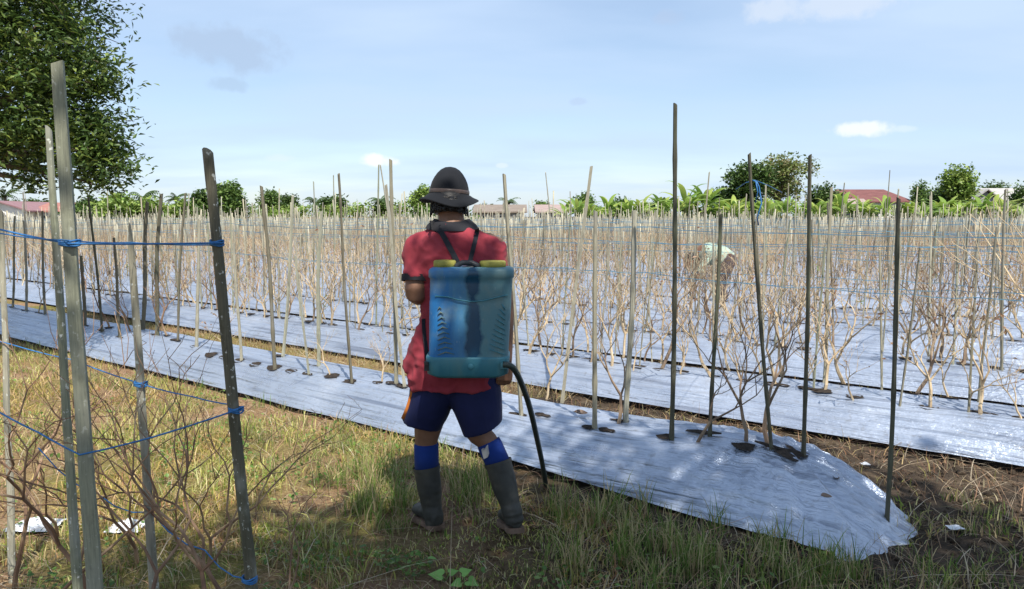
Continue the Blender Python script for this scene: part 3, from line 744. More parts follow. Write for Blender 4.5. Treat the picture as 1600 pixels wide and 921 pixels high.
# ------------------------------------------------------------------ grass and ground litter
def blades(pos, h, w, cols, lean=.35, name='grass'):
    h = np.array(h); X_, Y_ = pos[:, 0], pos[:, 1]; tr = (X_ > -.62) & (X_ < .22) & (Y_ > 2.75) & (Y_ < 3.62); h = np.where(tr, h * .42, h)     # trampled where the man walks
    n = len(pos); a = RNG.uniform(0, 2 * math.pi, n); d = np.stack([np.cos(a), np.sin(a)], -1); ln = np.abs(RNG.normal(0, lean, n)) + .05
    wa = RNG.uniform(0, 2 * math.pi, n); wd = np.stack([np.cos(wa), np.sin(wa)], -1)
    V = np.zeros((n, 7, 3), dtype=np.float32); i = 0
    for t, k in ((0, 1.), (.42, .85), (.78, .5)):
        for sgn in (-1, 1):
            V[:, i, 0] = pos[:, 0] + d[:, 0] * h * ln * t ** 1.8 + sgn * wd[:, 0] * w * k / 2
            V[:, i, 1] = pos[:, 1] + d[:, 1] * h * ln * t ** 1.8 + sgn * wd[:, 1] * w * k / 2
            V[:, i, 2] = pos[:, 2] + h * t * (1 - .35 * np.minimum(ln, 1.2) * t); i += 1
    V[:, 6, 0] = pos[:, 0] + d[:, 0] * h * ln; V[:, 6, 1] = pos[:, 1] + d[:, 1] * h * ln; V[:, 6, 2] = pos[:, 2] + h * (1 - .45 * np.minimum(ln, 1.2))
    b = (np.arange(n) * 7)[:, None]
    q = np.concatenate([b + [0, 1, 3, 2], b + [2, 3, 5, 4]]); t = b + [4, 5, 6]
    return arr_mesh(name, V.reshape(-1, 3), [q, t], np.repeat(cols, 7, 0))
def palette(n, cols, var=.25):
    c = np.array(cols)[RNG.integers(0, len(cols), n)]; return c * RNG.uniform(1 - var, 1 + var, (n, 1))
def free(x, y):                     # ground in front of the nearest bed or beyond its end
    u, p = w2uv(Vector((x, y, 0))); return not (P0 - (.15 if u > -2.3 else 0) < p < P0 + WB - .02 and u < bed_end(0) - .02) and p < P0 + PITCHB + .02
def scatter(n, x0, x1, y0, y1, dens):
    out = []
    while len(out) < n:
        x, y = random.uniform(x0, x1), random.uniform(y0, y1)
        X, Y, f = pix((x, y, 0))
        if f < .5 or not (-250 < X < 1850) or Y > 1250: continue
        if random.random() < dens(x, y): out.append((x, y, ground_z(x, y) - .005))
    return np.array(out)
def dens_dry(x, y):
    u, p = w2uv(Vector((x, y, 0)))
    if not free(x, y): return 0
    if p > P0 + WB - .05: return .0
    k = .10 + .90 * (mnoise.noise((x * 2.1, y * 2.1, 2.2)) > -.02)
    if x > .7: k *= .22
    elif y < 3.3 and x > -1.3: k *= .45
    elif mnoise.noise((x * 1.1, y * 1.1, 9.2)) > .12: k *= .4
    return k * min(1, 2.6 / max(y, 1))
N1 = 36000; pos = scatter(N1, -8, 4.2, 1.3, 9.5, dens_dry)
cols = palette(N1, [(.54, .47, .20), (.44, .39, .13), (.62, .54, .32), (.30, .33, .08), (.38, .22, .13), (.24, .30, .07), (.56, .43, .25)])
pn = np.array([mnoise.noise((p[0] * 1.3, p[1] * 1.3, 4.4)) for p in pos]); cols = cols * np.where(pn[:, None] > .05, np.array([[1.04, .90, .80]]), np.array([[1.0, 1.08, .85]]))
tag(link('dry_grass', blades(pos, RNG.uniform(.02, .085, N1) * RNG.choice([1, 1, 1, 1.7], N1), RNG.uniform(.003, .008, N1), cols, .85, 'dry_grass'), M['grass']), 'low yellowish dry grass covering the strip in front of the beds', 'grass', kind='stuff')
# straw and twig litter lying about
N2 = 9000; pos = scatter(N2, -8, 4.5, 1.3, 9.5, lambda x, y: (.9 if free(x, y) else 0) * min(1, 2.4 / max(y, 1)))
cols = palette(N2, [(.46, .36, .24), (.32, .20, .12), (.56, .47, .34), (.16, .09, .06), (.40, .24, .15)])
tag(link('straw_litter', blades(pos, RNG.uniform(.04, .16, N2), RNG.uniform(.002, .006, N2), cols, 2.6, 'straw_litter'), M['grass']), 'brown straw and leaf litter scattered over the bare earth', 'litter', kind='stuff')
# green tussocks
tuft = []
def tufts(px0, px1, py0, py1, n, hmin, hmax, per):
    for _ in range(n):
        w = at_z(random.uniform(px0, px1), random.uniform(py0, py1), 0)
        if not free(w.x, w.y): continue
        u, p = w2uv(w)
        if p > P0 + WB - .05 and u < -.6: continue
        h = random.uniform(hmin, hmax)
        for _ in range(per):
            tuft.append((w.x + random.gauss(0, .035), w.y + random.gauss(0, .035), ground_z(w.x, w.y) - .005, h * random.uniform(.45, 1.1)))
tufts(545, 650, 730, 830, 26, .13, .26, 34); tufts(690, 760, 740, 830, 14, .12, .24, 34); tufts(840, 1120, 770, 905, 36, .13, .29, 34); tufts(1000, 1350, 850, 935, 34, .10, .22, 34)
tufts(860, 1500, 890, 1000, 36, .08, .2, 26); tufts(420, 620, 640, 760, 40, .06, .18, 26); tufts(20, 420, 555, 700, 60, .06, .17, 24); tufts(1360, 1600, 800, 1000, 26, .05, .14, 16)
tufts(400, 860, 830, 1000, 70, .04, .11, 24); tufts(0, 420, 690, 1000, 50, .05, .12, 22); tufts(470, 700, 690, 720, 12, .1, .2, 24); tufts(1430, 1600, 770, 830, 8, .06, .13, 14)
t = np.array(tuft); n = len(t)
cols = palette(n, [(.12, .20, .04), (.17, .26, .05), (.23, .28, .08), (.09, .16, .03), (.36, .33, .14), (.52, .43, .24), (.44, .33, .18)], .25)
tag(link('green_grass', blades(t[:, :3], t[:, 3], RNG.uniform(.003, .0065, n), cols, .42, 'green_grass'), M['grass']), 'green grass tussocks along the edge of the nearest bed', 'grass', kind='stuff')
# straw in the furrow behind the nearest bed
fp = []
for _ in range(9000):
    u, p = random.uniform(-13, -.2), P0 + random.uniform(WB - .02, PITCHB + .02); k = 1 if u < -3.2 else .25
    if random.random() < k: w = uv2w(u, p); fp.append((w.x, w.y, ground_z(w.x, w.y) - .004))
for kk in range(1, 5):
    for _ in range(2600):
        w = uv2w(random.uniform(-8 - 6 * kk, 1), P0 + kk * PITCHB + random.uniform(WB, PITCHB)); fp.append((w.x, w.y, -.012))
fp = np.array(fp); n = len(fp); cols = palette(n, [(.42, .32, .16), (.36, .24, .12), (.30, .27, .09), (.46, .40, .24), (.26, .14, .08)])
tag(link('furrow_straw', blades(fp, RNG.uniform(.03, .11, n), RNG.uniform(.003, .008, n), cols, 1.1, 'furrow_straw'), M['grass']), 'yellow straw and dry weeds in the furrows between beds', 'straw', kind='stuff')
# soil crumbs at the row ends
cv, cf = [], []; off = 0; ico = bmesh.new(); bmesh.ops.create_icosphere(ico, subdivisions=1, radius=1); iv = np.array([v.co[:] for v in ico.verts]); ifc = np.array([[v.index for v in f.verts] for f in ico.faces]); ico.free()
for _ in range(5200):
    while True:
        x, y = random.uniform(-.3, 4.2), random.uniform(1.9, 6)
        if free(x, y): break
    s = random.uniform(.004, .013) * (2.0 if random.random() < .05 else 1); v = iv * s * RNG.uniform(.6, 1.2, (1, 3)) + RNG.normal(0, s * .18, iv.shape) + [x, y, ground_z(x, y) + s * .2]
    cv.append(v); cf.append(ifc + off); off += len(iv)
tag(link('soil_crumbs', arr_mesh('soil_crumbs', np.concatenate(cv), [np.concatenate(cf)]), M['ground']), 'dark crumbs of earth at the end of the bed', 'soil', kind='stuff')

# broad-leaved weeds: low ones as ground cover, the sprouts near the boots as things
wc = []
for (px0, px1, py0, py1, nn_) in ((250, 400, 680, 760, 500), (580, 760, 850, 960, 700), (0, 400, 580, 720, 1200), (400, 640, 650, 790, 900), (400, 700, 860, 990, 900), (830, 1300, 870, 990, 500), (0, 300, 760, 960, 500)):
    for _ in range(nn_):
        w = at_z(random.uniform(px0, px1), random.uniform(py0, py1), 0)
        if mnoise.noise((w.x * 3, w.y * 3, 5)) > .0 and free(w.x, w.y): wc.append((w.x, w.y, random.uniform(.01, .06)))
wc = np.array(wc); V, T = leaf_tris(wc, RNG.uniform(.014, .034, len(wc)), 1.6, wid=.7)
tag(link('low_weeds', arr_mesh('low_weeds', V, [T], np.repeat(palette(len(wc), [(.08, .16, .03), (.12, .22, .04), (.18, .25, .07)]), 4, 0)), M['leaf']), 'low green broad-leaved weeds among the dry grass', 'weeds', kind='stuff')
def heart_leaf(c, size, up, d):
    up = up.normalized(); d = (d - up * d.dot(up)).normalized(); s = d.cross(up)
    out = [(0, 0), (-.16, .24), (-.10, .46), (.12, .52), (.42, .36), (.72, .15), (1, 0)]
    pts = [Vector(c) + d * x * size + s * y * size + up * abs(y) * size * .22 for x, y in out] + [Vector(c) + d * x * size - s * y * size + up * abs(y) * size * .22 for x, y in out[1:-1]]
    n = len(out); mid = [Vector(c) + d * x * size for x in (.1, .35, .6)]
    V = pts + mid; L = list(range(n)); Rr = [0] + list(range(n, 2 * n - 2)) + [n - 1]
    f = []
    for side, sg in ((L, 1), (Rr, -1)):
        tr = [(side[0], side[1], len(pts)), (side[1], side[2], len(pts)), (side[2], side[3], len(pts)), (side[3], side[4], len(pts) + 1), (len(pts), side[3], len(pts) + 1), (side[4], side[5], len(pts) + 2), (len(pts) + 1, side[4], len(pts) + 2), (side[5], side[6], len(pts) + 2)]
        f += tr if sg > 0 else [t[::-1] for t in tr]
    return V, f
M['sprout'] = simple('sprout_leaf', [(.3, (.12, .25, .05)), (.7, (.2, .36, .09))], 20, rough=.5, bmp=.1)
for (px, py, lab, lf) in ((672, 888, 'upright sprout with one heart-shaped pale green leaf below the left boot', [(668, 873, .055, (.0, .3, 1), (.1, .2, .9))]), (694, 906, 'low sprout with two pale green leaves below the left boot', [(690, 900, .06, (0, -.4, 1), (-1, .1, .1)), (703, 896, .04, (0, -.4, 1), (.8, .3, .1))]),
                           (727, 912, 'small seedling with round green leaves at the bottom edge below the boots', [(722, 896, .045, (0, -.5, 1), (.6, .2, .2)), (732, 908, .05, (0, -.5, 1), (.4, -.3, .1)), (719, 911, .045, (0, -.5, 1), (-.7, -.3, .1))])):
    B = at_z(px, py, 0.0); r = empty('sprout', B); tag(r, lab, 'sprout', 'sprouts near the boots'); b = MB(); 
    for (lx, ly, sz, up, d) in lf:
        c = at_y(lx, ly, B.y + .005); b.tube([B - Vector((0, 0, .01)), B.lerp(c, .6) + Vector((.003, 0, 0)), c], .0016, 4); q = MB(); q.add(*heart_leaf(c, sz, Vector(up), Vector(d))); child('leaf', q.mesh('leaf'), M['sprout'], r, False)
    child('stem', b.mesh('stem'), M['sprout'], r)
# crumpled white plastic scraps
M['scrap'] = simple('white_scrap', [(.3, (.5, .52, .55)), (.7, (.8, .81, .83))], 20, rough=.4, bmp=.5, bd=.01)
def scrap(px, py, sx, sy, sz, lab, seed):
    B = at_z(px, py, 0); n = 14; V = []; f = []
    for j in range(n):
        for i in range(n):
            x, y = (i / (n - 1) - .5), (j / (n - 1) - .5); rr = 1 + .35 * mnoise.noise((x * 2, y * 2, seed))
            V.append(B + Vector((x * sx * rr, y * sy * rr, .012 + sz * max(0, 1 - (x * x + y * y) * 4.4) * (.6 + .9 * abs(mnoise.noise((x * 5, y * 5, seed + 4)))))))
    for j in range(n - 1):
        for i in range(n - 1): a = j * n + i; f.append((a, a + 1, a + n + 1, a + n))
    b = MB(); b.add(V, f); tag(link('plastic_scrap', b.mesh('plastic_scrap'), M['scrap']), lab, 'plastic scrap', 'white plastic scraps')
scrap(58, 824, .22, .16, .04, 'crumpled white plastic scrap on the ground left of the sawn post', 1); scrap(200, 826, .17, .15, .035, 'crumpled white plastic scrap between the sawn post and short lichened post', 2)
scrap(1352, 728, .05, .04, .012, 'tiny white scrap on the bare earth beyond the bed mound', 3); scrap(1492, 828, .07, .05, .012, 'small pale scrap on the bare earth at far right', 4)

# ------------------------------------------------------------------ trees
def lobe_points(lobes, n, shell=.55, gap=None):
    """points spread through ellipsoid lobes (c, rx, ry, rz), biased to the outside and broken into clumps"""
    out = []; wts = np.array([l[1] * l[2] * l[3] for l in lobes]) ** .67; wts /= wts.sum()
    for l, k in zip(lobes, (wts * n).astype(int)):
        c, rx, ry, rz = l; got = 0
        while got < k:
            d = Vector((random.gauss(0, 1), random.gauss(0, 1), random.gauss(0, 1))).normalized(); r = random.random() ** shell
            r *= 1 + .30 * mnoise.noise((d.x * 2.2 + c[0], d.y * 2.2 + c[1], d.z * 2.2)) 
            p = Vector((c[0] + d.x * r * rx, c[1] + d.y * r * ry, c[2] + d.z * r * rz))
            if mnoise.noise((p.x * 2.3 / max(rx, .5), p.y * 2.3 / max(rx, .5), p.z * 2.3 / max(rx, .5))) < -.22 and random.random() < .8: continue
            if gap is not None and mnoise.noise((p.x * gap, p.y * gap, p.z * gap + 3)) < -.10: 
                if random.random() < .9: continue
            out.append(p); got += 1
    return out
def tree(name, base, trunk_r, lobes, nleaf, lsize, cols, label, group=None, clump=6, cl_r=.16, twig_r=.006, limb=True, wid=.42, cat='tree', bend=.0, bias=1.0, gap=None):
    root = empty(name, base); tag(root, label, cat, group); base = Vector(base)
    cc = Vector((0, 0, 0))
    for l in lobes: cc += Vector(l[0])
    cc /= len(lobes); top = max(l[0][2] for l in lobes)
    b = MB(); fork = Vector((base.x + (cc.x - base.x) * .25, base.y + (cc.y - base.y) * .25, base.z + (min(l[0][2] - l[3] * .6 for l in lobes) - base.z) * .9 + .05))
    if fork.z < base.z + .3: fork.z = base.z + .3
    b.tube([base - Vector((0, 0, .1)), base.lerp(fork, .5) + Vector((trunk_r * bend, 0, 0)), fork], [trunk_r * 1.25, trunk_r, trunk_r * .85], 9)
    for l in lobes:
        e = Vector(l[0]); m = fork.lerp(e, .5) + Vector((0, 0, .12 * (e - fork).length)); b.tube([fork, m, e], [trunk_r * .45, trunk_r * .22, trunk_r * .05], 6)
    pts = lobe_points(lobes, max(1, nleaf // clump), .55, gap)
    if limb:
        ls = [Vector(l[0]) for l in lobes]
        for p in random.sample(pts, min(len(pts), 420)):
            e = min(ls, key=lambda q: (q - p).length); s = e.lerp(p, random.uniform(.1, .4)); m = s.lerp(p, .5) + Vector((0, 0, .05 * (p - s).length)); b.tube([s, m, p], [twig_r * 1.7, twig_r, twig_r * .5], 3)
    child('trunk', b.mesh('trunk'), M['bark'], root)
    P = np.array([p[:] for p in pts]); P = np.repeat(P, clump, 0) + RNG.normal(0, cl_r, (len(pts) * clump, 3)) * [1, 1, .7]
    V, T = leaf_tris(P, RNG.uniform(.65, 1.25, len(P)) * lsize, bias, wid=wid)
    pc = palette(len(pts), cols, .25); lc = np.repeat(pc, clump, 0) * RNG.uniform(.8, 1.2, (len(P), 1))
    child('crown', arr_mesh('crown', V, [T], np.repeat(lc, 4, 0)), M['leaf'], root, False)
    return root
G_DARK = [(.045, .085, .02), (.065, .115, .028), (.085, .145, .034), (.11, .165, .04)]
G_MID = [(.075, .135, .03), (.105, .175, .04), (.14, .21, .05)]
G_LITE = [(.15, .24, .045), (.20, .29, .06), (.26, .33, .075)]
G_OLIVE = [(.13, .18, .045), (.17, .22, .055), (.22, .24, .075), (.29, .25, .12)]
# large tree in the upper left corner: pixel + depth of each lobe, radii in metres
LT = []
for px, py, Y, r, rz in ((-40, 150, 7.6, 1.25, .9), (30, 60, 7.5, 1.1, .8), (110, 150, 7.2, .75, .62), (150, 215, 7.3, .55, .45), (165, 250, 7.1, .46, .30), (120, 262, 7.4, .42, .26), (20, 10, 7.8, 1.1, .8),
                         (130, 100, 7.3, .45, .4), (100, 20, 7.4, .42, .5), (175, 190, 7.3, .32, .34), (-90, 240, 7.6, .6, .3), (195, 252, 7.2, .28, .2), (-20, -120, 7.8, 1.4, 1.0), (40, -180, 7.6, 1.0, .9), (-150, 40, 8.2, 1.5, 1.2), (35, 240, 7.6, .30, .14), (178, 130, 7.3, .28, .25), (205, 225, 7.2, .20, .12), (212, 262, 7.1, .16, .09), (170, 95, 7.3, .16, .12), (138, 50, 7.3, .20, .16), (90, 285, 7.3, .22, .07), (165, 285, 7.1, .24, .10), (30, 190, 7.1, .5, .22), (-10, 225, 7.2, .45, .18), (95, 215, 7.0, .45, .3)):
    c = at_y(px - 22, py, Y); LT.append(((c.x, c.y, c.z), r, r, rz))
tree('leafy_tree', (-6.9, 8.2, 0), .17, LT, 56000, .075, [(.04, .075, .018), (.055, .095, .022), (.075, .13, .028), (.10, .15, .032), (.17, .22, .045)], 'big dark leafy tree hanging into the upper left corner', None, 7, .075, .005, True, .38, bias=1.1, gap=2.6)
# tree standing behind the viewer; only its shade reaches the picture
ST = [((1.75, -.45, 5.6), 1.9, 1.75, .9), ((2.9, -1.6, 6.0), 1.7, 1.8, 1.0), ((.4, -1.6, 6.0), 1.5, 1.6, .9), ((1.9, -2.8, 6.4), 2.0, 1.7, 1.2), ((2.5, .1, 5.3), 1.25, 1.2, .6), ((.6, -.35, 5.5), 1.0, 1.05, .6)]
tree('shade_tree', (2.4, -3.2, 0), .22, ST, 12500, .17, G_DARK + G_MID, 'broad leafy tree behind the viewer that shades the man and the bed end', None, 6, .2, .012, True, .45)

# tree line behind the field: (px, top py, half width px, depth, colour, label)
def far_tree(px, ytop, hw, Y, cols, label, n=1500, ls=.34, ybase=336, nl=6, round_=1.0, group='trees behind the field'):
    g = at_y(px, 338, Y); top = at_y(px, ytop, Y).z; rw = hw * Y / F; h = top; lob = []
    rr = random.Random(int(px * 7 + Y))
    for i in range(nl):
        a = rr.uniform(0, 6.28); k = rr.uniform(.15, .75)
        zc = h * rr.uniform(.45, .82); lob.append(((g.x + math.cos(a) * rw * k, Y + math.sin(a) * rw * k, zc), rw * rr.uniform(.35, .6), rw * rr.uniform(.35, .6), min(h - zc, h * .3) * rr.uniform(.7, 1.0)))
    lob.append(((g.x, Y, h * .55), rw * .75, rw * .7, h * .38)); lob.append(((g.x + rw * .1, Y, h * .8), rw * .42, rw * .42, h * .19))
    tree('tree', (g.x, Y, 0), max(.06, .03 * h), lob, n, ls, cols, label, group, 5, ls * .7, .03, False, .6)
FT = [(1168, 252, 36, 70, G_DARK, 'tall dark green tree left of the leaning dark stake top'), (1212, 237, 44, 74, G_OLIVE, 'tallest olive green tree with browning top, right of centre'), (1130, 292, 26, 72, G_MID, 'lower bushy tree at the left foot of the tall dark tree'),
      (1286, 286, 26, 78, G_DARK, 'small dark round tree left of the red roof'), (1500, 257, 24, 70, G_LITE, 'light green tree beside the grey roofed house'), (1472, 288, 22, 72, G_MID, 'bushy tree left of the light green tree'), (1540, 282, 26, 95, G_DARK, 'dark tree behind the grey roofed house'),
      (1434, 285, 14, 84, G_MID, 'thin tree right of the red roof'), (664, 290, 18, 66, G_LITE, 'pale green tree just left of the man\'s hat'), (362, 284, 22, 62, G_MID, 'clumpy headed green tree right of the dark foreground post'), (322, 298, 22, 66, G_DARK, 'dark tree behind the dark foreground post'),
      (448, 304, 13, 68, G_DARK, 'narrow dark green tree in the left tree line'), (526, 306, 20, 70, G_DARK, 'round dark green tree left of the tall pale stake'), (420, 298, 18, 72, G_MID, 'airy green tree in the left tree line'), (180, 303, 34, 58, G_LITE, 'light green bushy tree under the big tree crown'),
      (135, 308, 16, 66, G_DARK, 'dark tree beside the house at left'), (48, 313, 26, 86, G_DARK, 'dark tree behind the red roofed house at left'), (235, 312, 22, 60, G_LITE, 'low light green tree in the left tree line'), (600, 316, 16, 70, G_MID, 'small green tree left of the hat'),
      (280, 316, 20, 64, G_LITE, 'low bright bush in the left tree line'), (760, 322, 22, 88, G_DARK, 'dark tree behind the long brown roof'), (850, 316, 14, 80, G_MID, 'green tree between the two long roofs'), (910, 304, 16, 70, G_MID, 'green tree right of the long roofs'), (1590, 288, 16, 66, G_DARK, 'dark tree at the right photo edge'),
      (965, 308, 14, 74, G_MID, 'green tree left of the tallest stake'), (1028, 312, 18, 80, G_DARK, 'dark tree behind the tallest stake'), (1385, 318, 20, 92, G_MID, 'tree behind the red roof'), (-60, 300, 40, 70, G_MID, 'green tree beyond the left photo edge'), (1680, 290, 40, 70, G_MID, 'green tree beyond the right photo edge')]
for px, yt, hw, Y, cols, lab in FT: far_tree(px, yt - 2, hw * 1.25, Y, cols, lab, 1900 + int(hw * 75), .28 if hw < 20 else .34)
# low hedge of bushes closing the far edge of the field
for i, px in enumerate([q for q in range(15, 1600, 46) if not 725 < q < 905] + list(range(-800, 0, 46)) + list(range(1620, 2050, 46))):
    far_tree(px + random.uniform(-12, 12), random.uniform(312, 324) if px < 620 else random.uniform(320, 328), 34, random.uniform(63.5, 67), random.choice([G_LITE, G_LITE, G_MID]) if px < 700 else random.choice([G_LITE, G_MID]), ('%s leafy bush from the left in the hedge along the far field edge' % ordinal(i + 1)) if 0 < px < 1600 else 'hedge bush standing beyond the photo edge along the far field edge', 800, .28, nl=4, group='hedge bushes along the far field edge')

# banana plants
M['banana'] = attr_mat('banana_leaf', .4, .4, .4)
M['banana_stem'] = simple('banana_stem', [(.3, (.12, .13, .05)), (.7, (.28, .25, .12))], 6, (1, 1, .2), .6, .2)
def banana_variant(seed):
    rg_ = random.Random(seed); stem = MB(); stem.tube([(0, 0, -.1), (.02, 0, .8), (.03, .02, 1.7)], [.13, .11, .06], 8); V, Fq, Cc = [], [], []
    for i in range(12):
        a = i * 2.4 + rg_.uniform(-.3, .3); L = rg_.uniform(1.5, 2.2); el = rg_.uniform(.6, 1.45); w0 = rg_.uniform(.15, .23); n = 9; d = Vector((math.cos(a), math.sin(a), 0)); s = Vector((-math.sin(a), math.cos(a), 0)); base = len(V)
        p = Vector((.03, .02, 1.55)); col = np.array(rg_.choice([(.20, .31, .05), (.26, .37, .065), (.35, .42, .09), (.15, .25, .045)]))
        for j in range(n + 1):
            t = j / n; ang = el - 1.5 * t * t * rg_.uniform(.8, 1.1); p = p + (d * math.cos(ang) + Vector((0, 0, math.sin(ang)))) * (L / n)
            w = w0 * (math.sin(math.pi * min(1, max(0, (t - .08) / .92)) ** .8) if t > .08 else .05); dr = .35 * w
            V += [p - s * w + Vector((0, 0, -dr)), p.copy(), p + s * w + Vector((0, 0, -dr))]; Cc += [col] * 3
            if j: b0 = base + 3 * (j - 1); Fq += [(b0, b0 + 1, b0 + 4, b0 + 3), (b0 + 1, b0 + 2, b0 + 5, b0 + 4)]
    me = arr_mesh('leaves', np.array([v[:] for v in V]), [np.array(Fq)], np.array(Cc)); me.materials.append(M['banana']); sm = stem.mesh('stem'); sm.materials.append(M['banana_stem']); return sm, me
BV = [banana_variant(i) for i in range(6)]
BAN = []
for i, px in enumerate(list(range(885, 1600, 12)) + [1068, 1092, 1075, 1310, 1340, 1480, 1560]):
    X = px + random.uniform(-8, 8); Y = random.uniform(56, 63); g = at_y(X, 338, Y); r = empty('banana_plant', (g.x, Y, 0)); sm, me = BV[i % 6]
    sc = random.uniform(.8, 1.1) * (1.3 if px in (1068, 1092) else 1); r.scale = (sc, sc, sc); r.rotation_euler = (0, 0, random.uniform(0, 6.28))
    link('stem', sm, None, r, True); link('leaves', me, None, r, True)
    if px == 1068 or px == 1092: tag(r, ('taller banana plant close right of the tallest stake' if px == 1068 else 'taller banana plant left of the tall dark tree'), 'banana plant', 'taller banana plants')
    else: BAN.append((X, r))
for n_, (X, r) in enumerate(sorted(BAN, key=lambda t: -t[0])):
    tag(r, ('%s bright green banana plant from the right photo edge along the far field edge' % ordinal(n_ + 1)), 'banana plant', 'banana plants along the far field edge')
# palms over the tree line
def palm(px, ytop, Y, label):
    g = at_y(px, 338, Y); top = at_y(px, ytop, Y).z; r = empty('palm_tree', (g.x, Y, 0)); tag(r, label, 'palm tree', 'palms in the tree line'); b = MB(); L = 1.7; hz = top - .35
    b.tube([(g.x, Y, -.1), (g.x + .1, Y, hz * .5), (g.x, Y, hz)], [.2, .15, .11], 8); child('trunk', b.mesh('trunk'), M['bark'], r); V, T, Cc = [], [], []
    for i in range(15):
        a = i * 2.4; el = random.uniform(-.1, 1.1); d = Vector((math.cos(a), math.sin(a), 0)); s = Vector((-math.sin(a), math.cos(a), 0)); p = Vector((g.x, Y, hz))
        for j in range(10):
            t = j / 10; ang = el - 1.5 * t; p2 = p + (d * math.cos(ang) + Vector((0, 0, math.sin(ang)))) * L / 10
            for sg in (-1, 1):
                e = p + s * sg * .38 * math.sin(math.pi * min(1, t + .12)) + d * .16 - Vector((0, 0, .2)); k = len(V); V += [p[:], p2[:], e[:]]; T.append((k, k + 1, k + 2)); Cc += [(.06, .10, .025)] * 3
            p = p2
    child('fronds', arr_mesh('fronds', np.array(V), [np.array(T)], np.array(Cc)), M['leaf'], r, False)
for a in ((276, 306, 80, 'palm top between the two thin dark stakes'), (224, 304, 62, 'feathery palm behind the dark slanted stakes'), (432, 308, 84, 'small palm top in the left tree line'), (494, 312, 84, 'small palm top left of the round dark tree'), (795, 312, 92, 'palm over the long brown roof'), (10, 300, 74, 'palm at the left photo edge beside the red roof'), (595, 308, 70, 'palm top left of the hat')): palm(*a)

# ------------------------------------------------------------------ houses behind the field
M['wall_white'] = simple('whitewash', [(.3, (.55, .54, .5)), (.7, (.72, .71, .67))], 2, rough=.8, bmp=0)
M['wall_grey'] = simple('grey_boards', [(.3, (.24, .23, .22)), (.7, (.36, .35, .33))], 3, (1, 1, 6), .85, 0)
def roofmat(n, a, b): return simple(n, [(.3, a), (.7, b)], 1.2, (1, 3, 1), .6, 0)
RM = {'red': roofmat('red_roof', (.12, .045, .04), (.19, .075, .065)), 'orange': roofmat('rust_red_roof', (.26, .11, .085), (.36, .17, .13)), 'purple': roofmat('faded_red_roof', (.20, .11, .12), (.28, .16, .16)),
      'brown': roofmat('brown_roof', (.17, .135, .105), (.25, .20, .16)), 'grey': roofmat('grey_roof', (.30, .28, .27), (.42, .40, .38)), 'pink': roofmat('pale_red_roof', (.27, .20, .18), (.36, .27, .24))}
M['glass'] = simple('dark_window', [(.3, (.02, .025, .03)), (.7, (.05, .06, .07))], 3, rough=.2, bmp=0); M['frame'] = simple('window_frame', [(.3, (.45, .43, .4)), (.7, (.6, .58, .55))], 3, rough=.6, bmp=0)
def house(px0, px1, y_ridge, y_eave, Y, depth, roof, wall, label, gable=False, wins=3, hip=0.0, name='house'):
    a = at_y(px0, 338, Y); b_ = at_y(px1, 338, Y); zr = at_y(px0, y_ridge, Y).z; ze = at_y(px0, y_eave, Y).z; x0, x1 = a.x, b_.x; xm = (x0 + x1) / 2
    r = empty(name, (xm, Y + depth / 2, 0)); tag(r, label, 'house', 'houses behind the field'); ov = .4
    w = MB(); w.box((xm, Y + depth / 2, ze / 2), x1 - x0 - 2 * ov, depth - 2 * ov, ze)
    rf = MB(); th = .12
    if gable:        # ridge runs away from the viewer, gable end faces us
        w.add([(x0 + ov, Y + ov, ze), (x1 - ov, Y + ov, ze), (xm, Y + ov, zr - .1), (x0 + ov, Y + depth - ov, ze), (x1 - ov, Y + depth - ov, ze), (xm, Y + depth - ov, zr - .1)], [(0, 1, 2), (5, 4, 3), (0, 2, 5, 3), (2, 1, 4, 5)])
        for sx, ex in ((x0, xm), (x1, xm)):
            d = .15 if sx < ex else -.15
            q = [(sx - d, Y, ze - .08), (ex, Y, zr), (ex, Y + depth, zr), (sx - d, Y + depth, ze - .08)]; rf.add(q + [(x, y, z + th) for x, y, z in q], [(0, 1, 2, 3), (7, 6, 5, 4), (0, 4, 5, 1), (1, 5, 6, 2), (2, 6, 7, 3), (3, 7, 4, 0)])
    else:
        ym = Y + depth / 2; hp = hip
        w.add([(x0 + ov, Y + ov, ze), (x0 + ov, Y + depth - ov, ze), (x0 + ov + hp, ym, zr - .1), (x1 - ov, Y + ov, ze), (x1 - ov, Y + depth - ov, ze), (x1 - ov - hp, ym, zr - .1)], [(0, 1, 2), (5, 4, 3), (0, 2, 5, 3), (2, 1, 4, 5)])
        for sy in (Y, Y + depth):
            q = [(x0, sy, ze - .05), (x1, sy, ze - .05), (x1 - hp, ym, zr), (x0 + hp, ym, zr)]; rf.add(q + [(x, y, z + th) for x, y, z in q], [(0, 1, 2, 3), (7, 6, 5, 4), (0, 4, 5, 1), (1, 5, 6, 2), (2, 6, 7, 3), (3, 7, 4, 0)])
        if hp:
            for sx, ex in ((x0, x0 + hp), (x1, x1 - hp)): rf.add([(sx, Y, ze - .04), (sx, Y + depth, ze - .04), (ex, ym, zr + th)], [(0, 1, 2)])
    child('wall', w.mesh('wall'), wall, r, False); child('roof', rf.mesh('roof'), roof, r, False)
    for i in range(wins):
        cx = x0 + (x1 - x0) * (i + .5) / wins; f = MB(); f.box((cx, Y + ov - .03, ze * .58), 1.1, .08, 1.1); fo = child('window', f.mesh('window'), M['frame'], r, False); g = MB(); g.box((cx, Y + ov - .08, ze * .58), .9, .04, .9); child('pane', g.mesh('pane'), M['glass'], fo, False)
    return r
house(1308, 1428, 296, 316, 84, 8, RM['red'], M['wall_white'], 'house with a long dark red roof behind the banana plants', hip=1.6)
